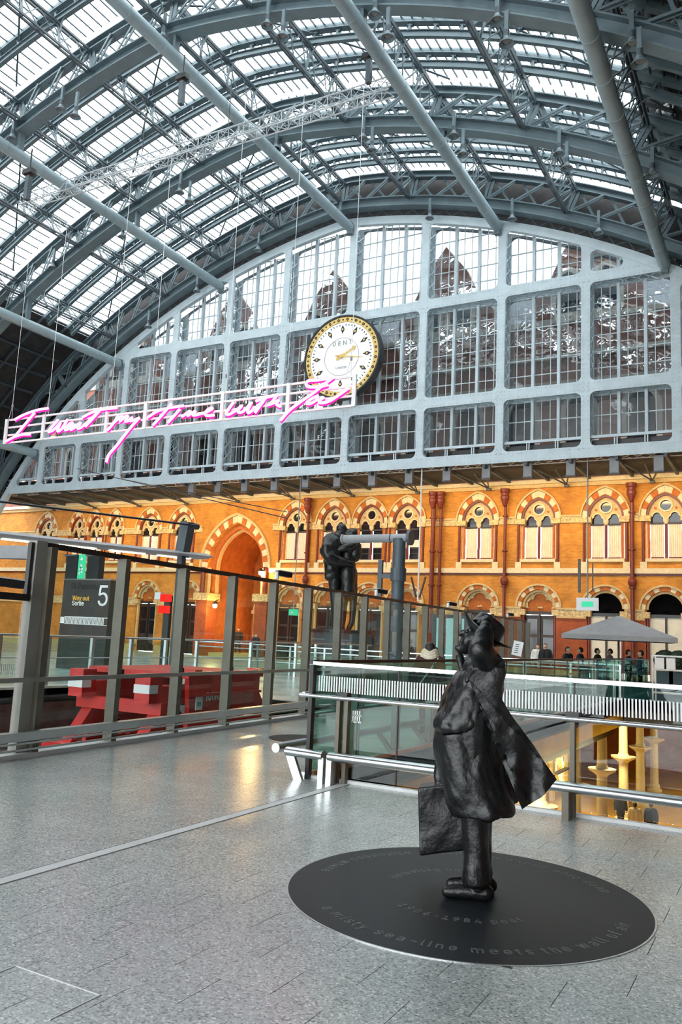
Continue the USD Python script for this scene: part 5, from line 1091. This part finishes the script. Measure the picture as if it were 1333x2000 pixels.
for i, px_ in enumerate((1300, 1326)):
    p = onY(px_, 1290, 33.0); t = thing('potted_shrub', 'clipped round dark shrub in a square pot, %s of the pair at the right edge' % ('left' if i == 0 else 'right'), 'shrub', (p[0], 33.0, TZ)); mesh('pot', MB().bx(-.3, .3, -.3, .3, 0, .60), STEELD, t)
    s = trimesh.creation.icosphere(4, .40); v = np.array(s.vertices); v = v * (1 + .25 * (meshkit.fbm(v * 14, 2) - .5))[:, None] + [0, 0, .98]; mesh('foliage', (v, np.array(s.faces)), LEAF, t, kind='stuff'); mesh('stem', MB().cyl((0, 0, .56), .04, .2, 8), WOODT, t)
p = onY(1009, 1274, 24); wb = thing('menu_board', 'tilted white notice card with dark print standing on the stairwell rail', 'notice', (p[0], 24, 1.42)); mb = MB(); mb.bar((0, 0, 0), (.08, 0, .42), .03, .30, (1, 0, 0)); mesh('card', mb, WHITE, wb)
mb = MB()
for q in range(5): mb.bx(-.06 + .012 * q, .05 + .012 * q, -.022, -.018, .08 + .06 * q, .10 + .06 * q)
mesh('print', mb, BLACK, wb, kind='stuff')
for px_, yy, top, lab, rz in ((1213, 44.0, 'black', 'Person in black with an orange bag by a column on the lower level', .4), (1241, 41.5, 'cream', 'Person in a cream jacket walking on the lower level', PI), (1272, 42.0, 'navy', 'Person in a dark jacket at the right on the lower level', PI + .2)):
    p = onY(px_, 1560, yy); person((p[0], yy, UF), rz, 1.7, lab, top, 'black', stride=.15)
# ================================================================== SCULPTURES
def frame_at(base):
    v = unit([base[0], base[1], 0.0]); return v
B1 = np.array([-2.05, 5.72, 0.0]); V1 = frame_at(B1)
def SP(B, V):
    def f(px, py, dv=0.0, z=None):
        d = ray(px, py); t = ((B - EYE) @ V) / (d @ V); w = EYE + d * t + V * dv - B
        if z is not None: w[2] = z
        return w
    return f
S = SP(B1, V1); L1 = np.array([-V1[1], V1[0], 0.0])      # picture left
bm = thing('bronze_statue', 'black bronze statue of a stout man looking up and holding his hat, coat flying', 'statue', B1)
def ringloft(rows, n=28, noise=.0, close=True):
    """rows: (py, left px, right px, half depth, depth centre)"""
    V = []
    for py, l, r, dp, dc in rows:
        a, b = S(l, py, dc), S(r, py, dc); c = (a + b) / 2; h = (b - a) / 2
        for k in range(n):
            g = 2 * PI * k / n; cs, sn = math.cos(g), math.sin(g); cs = math.copysign(abs(cs) ** .85, cs); sn = math.copysign(abs(sn) ** .85, sn)
            V.append(c + h * cs + V1 * dp * sn)
    V = np.array(V); m = len(rows); F = [[i * n + k, i * n + (k + 1) % n, (i + 1) * n + (k + 1) % n, (i + 1) * n + k] for i in range(m - 1) for k in range(n)]
    F = [[f[0], f[1], f[2]] for f in F] + [[f[0], f[2], f[3]] for f in F]
    if close:
        V = np.vstack([V, V[:n].mean(0), V[-n:].mean(0)]); F += [[len(V) - 2, (k + 1) % n, k] for k in range(n)] + [[len(V) - 1, (m - 1) * n + k, (m - 1) * n + (k + 1) % n] for k in range(n)]
    t = trimesh.Trimesh(V, np.array(F), process=True)
    for _ in range(2): t = t.subdivide()
    o_ = np.array(t.vertices); keep = (o_[:, 2] < o_[:, 2].min() + .035); trimesh.smoothing.filter_taubin(t, iterations=10); v = np.array(t.vertices); v[keep] = o_[keep]; t.vertices = v
    if t.volume < 0: t.invert()
    if noise: v = np.array(t.vertices); t.vertices = v + t.vertex_normals * ((meshkit.fbm(v * np.array([9, 9, 5.0]), 4, 3) - .5) * noise)[:, None]
    return (np.array(t.vertices), np.array(t.faces))
# the body: head with face, neck, raised left arm, right arm with bag, trunk, legs
E_ = lambda px, py, dv, r: (S(px, py, dv), r)
hc = S(931, 1254, 0); up = np.array([0, 0, 1.0]); fw_ = unit(L1 * .82 + up * .57); hu_ = unit(up * .82 - L1 * .57)     # face tipped back
def HP(f, u, s): return hc + fw_ * f + hu_ * u + V1 * s
head = [[(HP(-.02, .035, 0), .098), (HP(.025, .0, 0), .088), (HP(.045, -.085, 0), .050)], [(HP(.08, .03, 0), .030), (HP(.128, -.012, 0), .019), (HP(.125, -.022, 0), .020)], [(HP(.083, .045, -.035), .022), (HP(.083, .045, .035), .022)],
        [(HP(.085, -.055, -.03), .019), (HP(.085, -.055, .03), .019)], [(HP(.088, -.073, -.02), .017), (HP(.088, -.073, .02), .017)], [(HP(.075, -.11, 0), .032), (HP(.06, -.11, 0), .035)],
        [(HP(-.01, .0, -.095), .022), (HP(-.015, .03, -.10), .020)], [(HP(-.01, .0, .095), .022), (HP(-.015, .03, .10), .020)], [(HP(.06, -.02, -.05), .035), (HP(.05, -.05, -.045), .035)], [(HP(.06, -.02, .05), .035), (HP(.05, -.05, .045), .035)]]
neck = [[(HP(-.03, -.03, 0), .075), E_(940, 1290, 0, .085)]]
trunk = [[E_(938, 1310, -.13, .13), E_(925, 1400, -.12, .17), E_(922, 1500, -.10, .16)], [E_(938, 1310, .13, .13), E_(925, 1400, .12, .17), E_(922, 1500, .10, .16)], [E_(936, 1305, -.17, .09), E_(936, 1305, .17, .09)], [E_(925, 1500, -.1, .15), E_(925, 1500, .1, .15)]]
def zf(px, dv, z): w = S(px, 1700, dv); return np.array([w[0], w[1], z])
legs = [[E_(922, 1520, -.10, .13), (zf(927, -.10, .52), .098), (zf(931, -.10, .14), .075)], [E_(926, 1520, .10, .13), (zf(934, .10, .52), .098), (zf(938, .10, .14), .075)]]
arm_n = [[E_(954, 1304, -.19, .085), E_(938, 1268, -.33, .064), E_(948, 1226, -.20, .046)]]
hn = S(950, 1218, -.16)
fing = [[(hn, .030), (hn + L1 * (.005 + .018 * k) + V1 * .05 + up * (.045 - .008 * k), .013), (hn + L1 * (.01 + .026 * k) + V1 * .10 + up * (.05 - .012 * k), .011)] for k in range(4)] + [[(hn, .028), (hn + L1 * .06 + V1 * .03 + up * .0, .014), (hn + L1 * .075 + V1 * .075 - up * .02, .012)]] + [[(hn, .045), (hn + V1 * .03 + up * .02, .04)]]
arm_f = [[E_(930, 1305, .22, .092), E_(885, 1420, .27, .072), E_(859, 1515, .22, .052), E_(857, 1530, .20, .044)]]
hf = S(857, 1538, .19); fing2 = [[(hf, .03), (hf + V1 * (-.03) + L1 * (.03 - .022 * k) - up * .035, .013), (hf + V1 * (.02) + L1 * (.03 - .022 * k) - up * .05, .012)] for k in range(4)] + [[(hf, .026), (hf - V1 * .03 - L1 * .04 - up * .02, .013)]]
mesh('body', fuse(head + neck + trunk + legs + arm_n + fing + arm_f + fing2, .022, 5), BRONZE, bm, smooth=True)
for s in (-1, 1): q = trimesh.creation.icosphere(2, .016); mesh('eye', (np.array(q.vertices) + HP(.098, .022, s * .036), np.array(q.faces)), BRONZE, bm, smooth=True)
JAC = [(1284, 916, 972, .15, 0), (1298, 903, 984, .22, 0), (1318, 889, 985, .27, 0), (1345, 875, 980, .28, 0), (1375, 862, 976, .29, 0), (1400, 851, 972, .29, 0), (1414, 846, 970, .29, 0), (1424, 850, 968, .28, 0)]
mesh('jacket', ringloft(JAC, noise=.10), BRONZE, bm, smooth=True)
SK = [(1418, 852, 966, .265, 0), (1445, 847, 972, .27, 0), (1475, 850, 979, .28, 0), (1505, 855, 986, .29, 0), (1540, 864, 996, .30, 0), (1562, 870, 1004, .30, 0), (1582, 880, 1006, .30, 0), (1586, 884, 1000, .28, 0)]
mesh('coat_skirt', ringloft(SK, noise=.06), BRONZE, bm, smooth=True)
# trousers and shoes
for dv, dx in ((-.10, 0), (.10, 5)):
    mesh('trouser_leg', ringloft([(1572, 900 + dx, 950 + dx, .12, dv), (1610, 904 + dx, 953 + dx, .115, dv), (1650, 907 + dx, 956 + dx, .11, dv), (1690, 906 + dx, 957 + dx, .11, dv), (1704, 904 + dx, 958 + dx, .115, dv), (1712, 904 + dx, 959 + dx, .118, dv), (1717, 906 + dx, 957 + dx, .113, dv)], 24, noise=.035), BRONZE, bm, smooth=True)
for dv, px_ in ((-.10, 934), (.10, 941)):
    c = zf(px_, dv, 0); mb = [[(c + up * .062 - L1 * .06, .055), (c + up * .058 + L1 * .10, .05), (c + up * .048 + L1 * .205, .042)], [(c + up * .10, .06), (c + up * .12 - L1 * .02, .06)]]
    m_ = fuse(mb, .02, 3); v = m_[0]; v[:, 2] = np.maximum(v[:, 2], .008); s_ = mesh('shoe', (v, m_[1]), BRONZE, bm, smooth=True)
# hat
bc = HP(-.005, .085, 0); ba = unit(up * .80 - L1 * .60); b1 = V1; b2 = np.cross(ba, b1)
V, F = [], []
nb_ = 40; prof = [(.0, .125), (.05, .118), (.085, .13), (.100, .11), (.112, .03), (.118, .0), (.165, -.004), (.195, .012), (.193, -.002), (.16, -.022), (.11, -.03), (.0, -.03)]
for r, hgt in prof:
    for k in range(nb_):
        g = 2 * PI * k / nb_; dent = -.045 * math.exp(-(math.cos(g) ** 2) * 4) if r < .09 and hgt > .1 else 0; crl = .035 * abs(math.sin(g)) ** 3 if r > .14 else 0
        V.append(bc + b1 * r * math.cos(g) * .92 + b2 * r * math.sin(g) * 1.12 + ba * (hgt + dent * (1 if r < .06 else .3) + crl))
for i in range(len(prof) - 1):
    for k in range(nb_): F.append([i * nb_ + k, (i + 1) * nb_ + k, (i + 1) * nb_ + (k + 1) % nb_, i * nb_ + (k + 1) % nb_])
mesh('hat', (np.array(V), np.array([[f[0], f[1], f[2]] for f in F] + [[f[0], f[2], f[3]] for f in F])), BRONZE, bm, smooth=50)
# flying overcoat: thick curved sheets
def sheet(poly, dv_of, th, name, n=26, noise=.015):
    """poly in picture coordinates on the statue's own plane; dv_of(px, py) = depth"""
    P = Polygon(poly); x0, y0, x1, y1 = P.bounds; g = trimesh.creation.triangulate_polygon(P.buffer(0), engine='earcut'); vv, ff = np.array(g[0]), np.array(g[1])
    t = trimesh.Trimesh(np.column_stack([vv, np.zeros(len(vv))]), ff, process=True)
    for _ in range(3): t = t.subdivide_to_size(14.0)  if _ == 0 else t
    q = np.array(t.vertices); W = np.array([S(a, b, dv_of(a, b)) for a, b, _ in q]); W2 = W + V1 * th
    fn = meshkit.fbm(W * 6, 3, 5)[:, None] - .5; W = W + V1 * fn * noise * 4; W2 = W2 + V1 * fn * noise * 4
    f = np.array(t.faces); nV = len(W); e = t.edges_sorted; E, c = np.unique(np.sort(t.edges, 1), axis=0, return_counts=True); bd = E[c == 1]
    side = [[a, b, b + nV] for a, b in bd] + [[a, b + nV, a + nV] for a, b in bd]
    m = trimesh.Trimesh(np.vstack([W, W2]), np.vstack([f, f[:, ::-1] + nV, side]), process=False); trimesh.repair.fix_normals(m); return (np.array(m.vertices), np.array(m.faces))
near = [(936, 1282), (916, 1322), (928, 1352), (944, 1392), (960, 1430), (978, 1474), (994, 1512), (1016, 1566), (1032, 1558), (1052, 1545), (1083, 1514), (1062, 1484), (1040, 1450), (1018, 1420), (996, 1390), (978, 1360), (976, 1345), (984, 1310), (984, 1290), (972, 1276)]
mesh('overcoat', sheet(near, lambda a, b: -.315 + .10 * max(0, (a - 968) / 100) + .03 * math.sin(a / 9.0) * max(0, (b - 1400) / 150) + .16 * max(0, (1300 - b) / 30), .03, 'overcoat'), BRONZE, bm, smooth=40)
back = [(972, 1330), (980, 1375), (1000, 1405), (1024, 1440), (1048, 1476), (1078, 1516), (1050, 1540), (1012, 1574), (985, 1580), (965, 1500), (960, 1420)]
mesh('overcoat_tail', sheet(back, lambda a, b: .06 + .02 * math.sin(a / 8.0) + .08 * max(0, (a - 980) / 100), .03, 'tail'), BRONZE, bm, smooth=40)
col = [[E_(950, 1284, -.14, .040), E_(930, 1296, -.20, .032), E_(914, 1326, -.25, .022)], [E_(950, 1284, .14, .040), E_(925, 1300, .12, .03), E_(908, 1320, .10, .022)], [E_(952, 1282, -.13, .042), E_(962, 1280, 0, .045), E_(952, 1282, .13, .042)]]
mesh('collar', fuse(col, .02, 3), BRONZE, bm, smooth=True)
slv = [[E_(955, 1306, -.19, .105), E_(938, 1268, -.33, .082), E_(946, 1240, -.25, .064)]]
mesh('sleeve', fuse(slv, .022, 4, .03, 12), BRONZE, bm, smooth=True)
tie = [[(HP(.03, -.16, 0), .03), E_(905, 1312, -.05, .026), E_(890, 1345, -.06, .03)]]; mesh('tie', fuse(tie, .02, 2), BRONZE, bm, smooth=True)
# the bag
bagp = S(862, 1612, .17); bg = MB(); q = [S(819, 1550, .17), S(904, 1541, .17), S(907, 1668, .17), S(822, 1678, .17)]
g = np.array(q + [p + V1 * .17 for p in q]); hull = m3.Manifold.batch_hull([m3.Manifold.sphere(.018, 12).translate(tuple(map(float, p))) for p in g]).refine_to_length(.03); qq = hull.to_mesh(); v = np.array(qq.vert_properties[:, :3], float); cen = v.mean(0); fb_ = (meshkit.fbm(v * 5, 3, 9) - .5); v = v + V1 * (fb_ * .05)[:, None]
mesh('bag', (v, np.array(qq.tri_verts)), BRONZE, bm, smooth=40); a0, a1, a2 = S(848, 1548, .255), S(857, 1536, .255), S(872, 1547, .255); mb = MB(); mb.tube(crom([a0, a0 * .3 + a1 * .7 + up * .01, a1 + up * .012, a2 * .3 + a1 * .7 + up * .01, a2], 4), .012, 7); mesh('bag_handle', mb, BRONZE, bm)
# ---- the embracing couple
B2 = np.array([onY(668, 1240, 36.0)[0], 36.0, 0]); V2 = frame_at(B2); S2 = SP(B2, V2)
cp = thing('bronze_couple', 'tall dark bronze statue of an embracing couple on a plinth under the clock', 'statue', B2)
z5 = lambda x, y: (600 + x / 5.554, 1000 + y / 5.554)
KP = .02585 / 5.554
def C_(x, y, dv, r): return (S2(*z5(x, y), dv), r * KP)
man = [[C_(378, 178, .0, 62), C_(400, 205, .0, 52)], [C_(360, 240, 0, 50), C_(330, 290, 0, 70)], [C_(290, 330, -.35, 85), C_(270, 450, -.3, 88), C_(290, 640, -.15, 75)], [C_(300, 330, .35, 80), C_(300, 450, .3, 85), C_(310, 640, .15, 75)],
       [C_(250, 320, -.5, 62), C_(215, 430, -.7, 58), C_(250, 520, -.75, 55), C_(400, 560, -.6, 48), C_(490, 575, -.45, 36)], [C_(300, 660, -.2, 72), C_(300, 900, -.15, 58), C_(310, 1230, -.1, 46), C_(340, 1275, -.15, 34)], [C_(320, 660, .25, 70), C_(330, 900, .3, 56), C_(350, 1230, .3, 44), C_(385, 1275, .3, 32)]]
mesh('man', fuse(man, .12, 5, .10, 2.2), BRONZE, cp, smooth=True)
jk = [[C_(280, 340, -.4, 98), C_(262, 470, -.38, 104), C_(275, 650, -.2, 92)], [C_(300, 340, .35, 92), C_(300, 470, .3, 98), C_(300, 650, .15, 88)], [C_(275, 650, -.2, 90), C_(270, 690, -.2, 88)], [C_(248, 325, -.5, 76), C_(213, 430, -.72, 72), C_(248, 520, -.78, 68), C_(390, 558, -.62, 60)]]
mesh('jacket', fuse(jk, .10, 3, .22, 2.6), BRONZE, cp, smooth=True)
wom = [[C_(480, 245, -.05, 58), C_(440, 235, -.05, 48)], [C_(470, 300, 0, 40), C_(470, 360, 0, 70)], [C_(450, 380, -.25, 72), C_(440, 520, -.15, 70), C_(450, 650, -.15, 84)], [C_(460, 380, .25, 70), C_(450, 520, .15, 68), C_(460, 650, .15, 84)], [C_(500, 370, -.45, 50), C_(420, 400, -.65, 44), C_(330, 430, -.6, 38), C_(310, 440, -.55, 30)], [C_(490, 360, .4, 48), C_(400, 290, .5, 42), C_(340, 250, .3, 34)],
       [C_(430, 760, -.15, 66), C_(405, 950, -.15, 44), C_(385, 1200, -.15, 32), C_(375, 1275, -.2, 26)], [C_(480, 760, .15, 66), C_(505, 980, .1, 44), C_(490, 1190, .1, 30), C_(450, 1270, .1, 26)]]
mesh('woman', fuse(wom, .12, 5, .06, 2.2), BRONZE, cp, smooth=True)
sk2 = [[C_(445, 650, -.2, 90), C_(442, 880, -.22, 80)], [C_(460, 650, .2, 90), C_(470, 880, .2, 78)], [C_(442, 885, -.2, 78), C_(470, 885, .2, 78)]]
mesh('skirt', fuse(sk2, .10, 3, .12, 3.0), BRONZE, cp, smooth=True)
mesh('rucksack', fuse([[C_(535, 370, -.1, 62), C_(520, 470, -.1, 72)], [C_(525, 380, .3, 60), C_(515, 470, .3, 66)]], .10, 3, .15, 2.0), BRONZE, cp, smooth=True)
mesh('hair', fuse([[C_(492, 235, -.05, 62), C_(500, 262, -.05, 55)]], .1, 2), BRONZE, cp, smooth=True)
zp = S2(*z5(400, 1290))[2]; mesh('plinth', MB().cyl((0, 0, 0), 1.5, zp + .05, 28), STEELD, cp); mesh('plinth_cap', MB().cyl((0, 0, zp - .12), 1.6, .14, 28), BRONZE, cp)
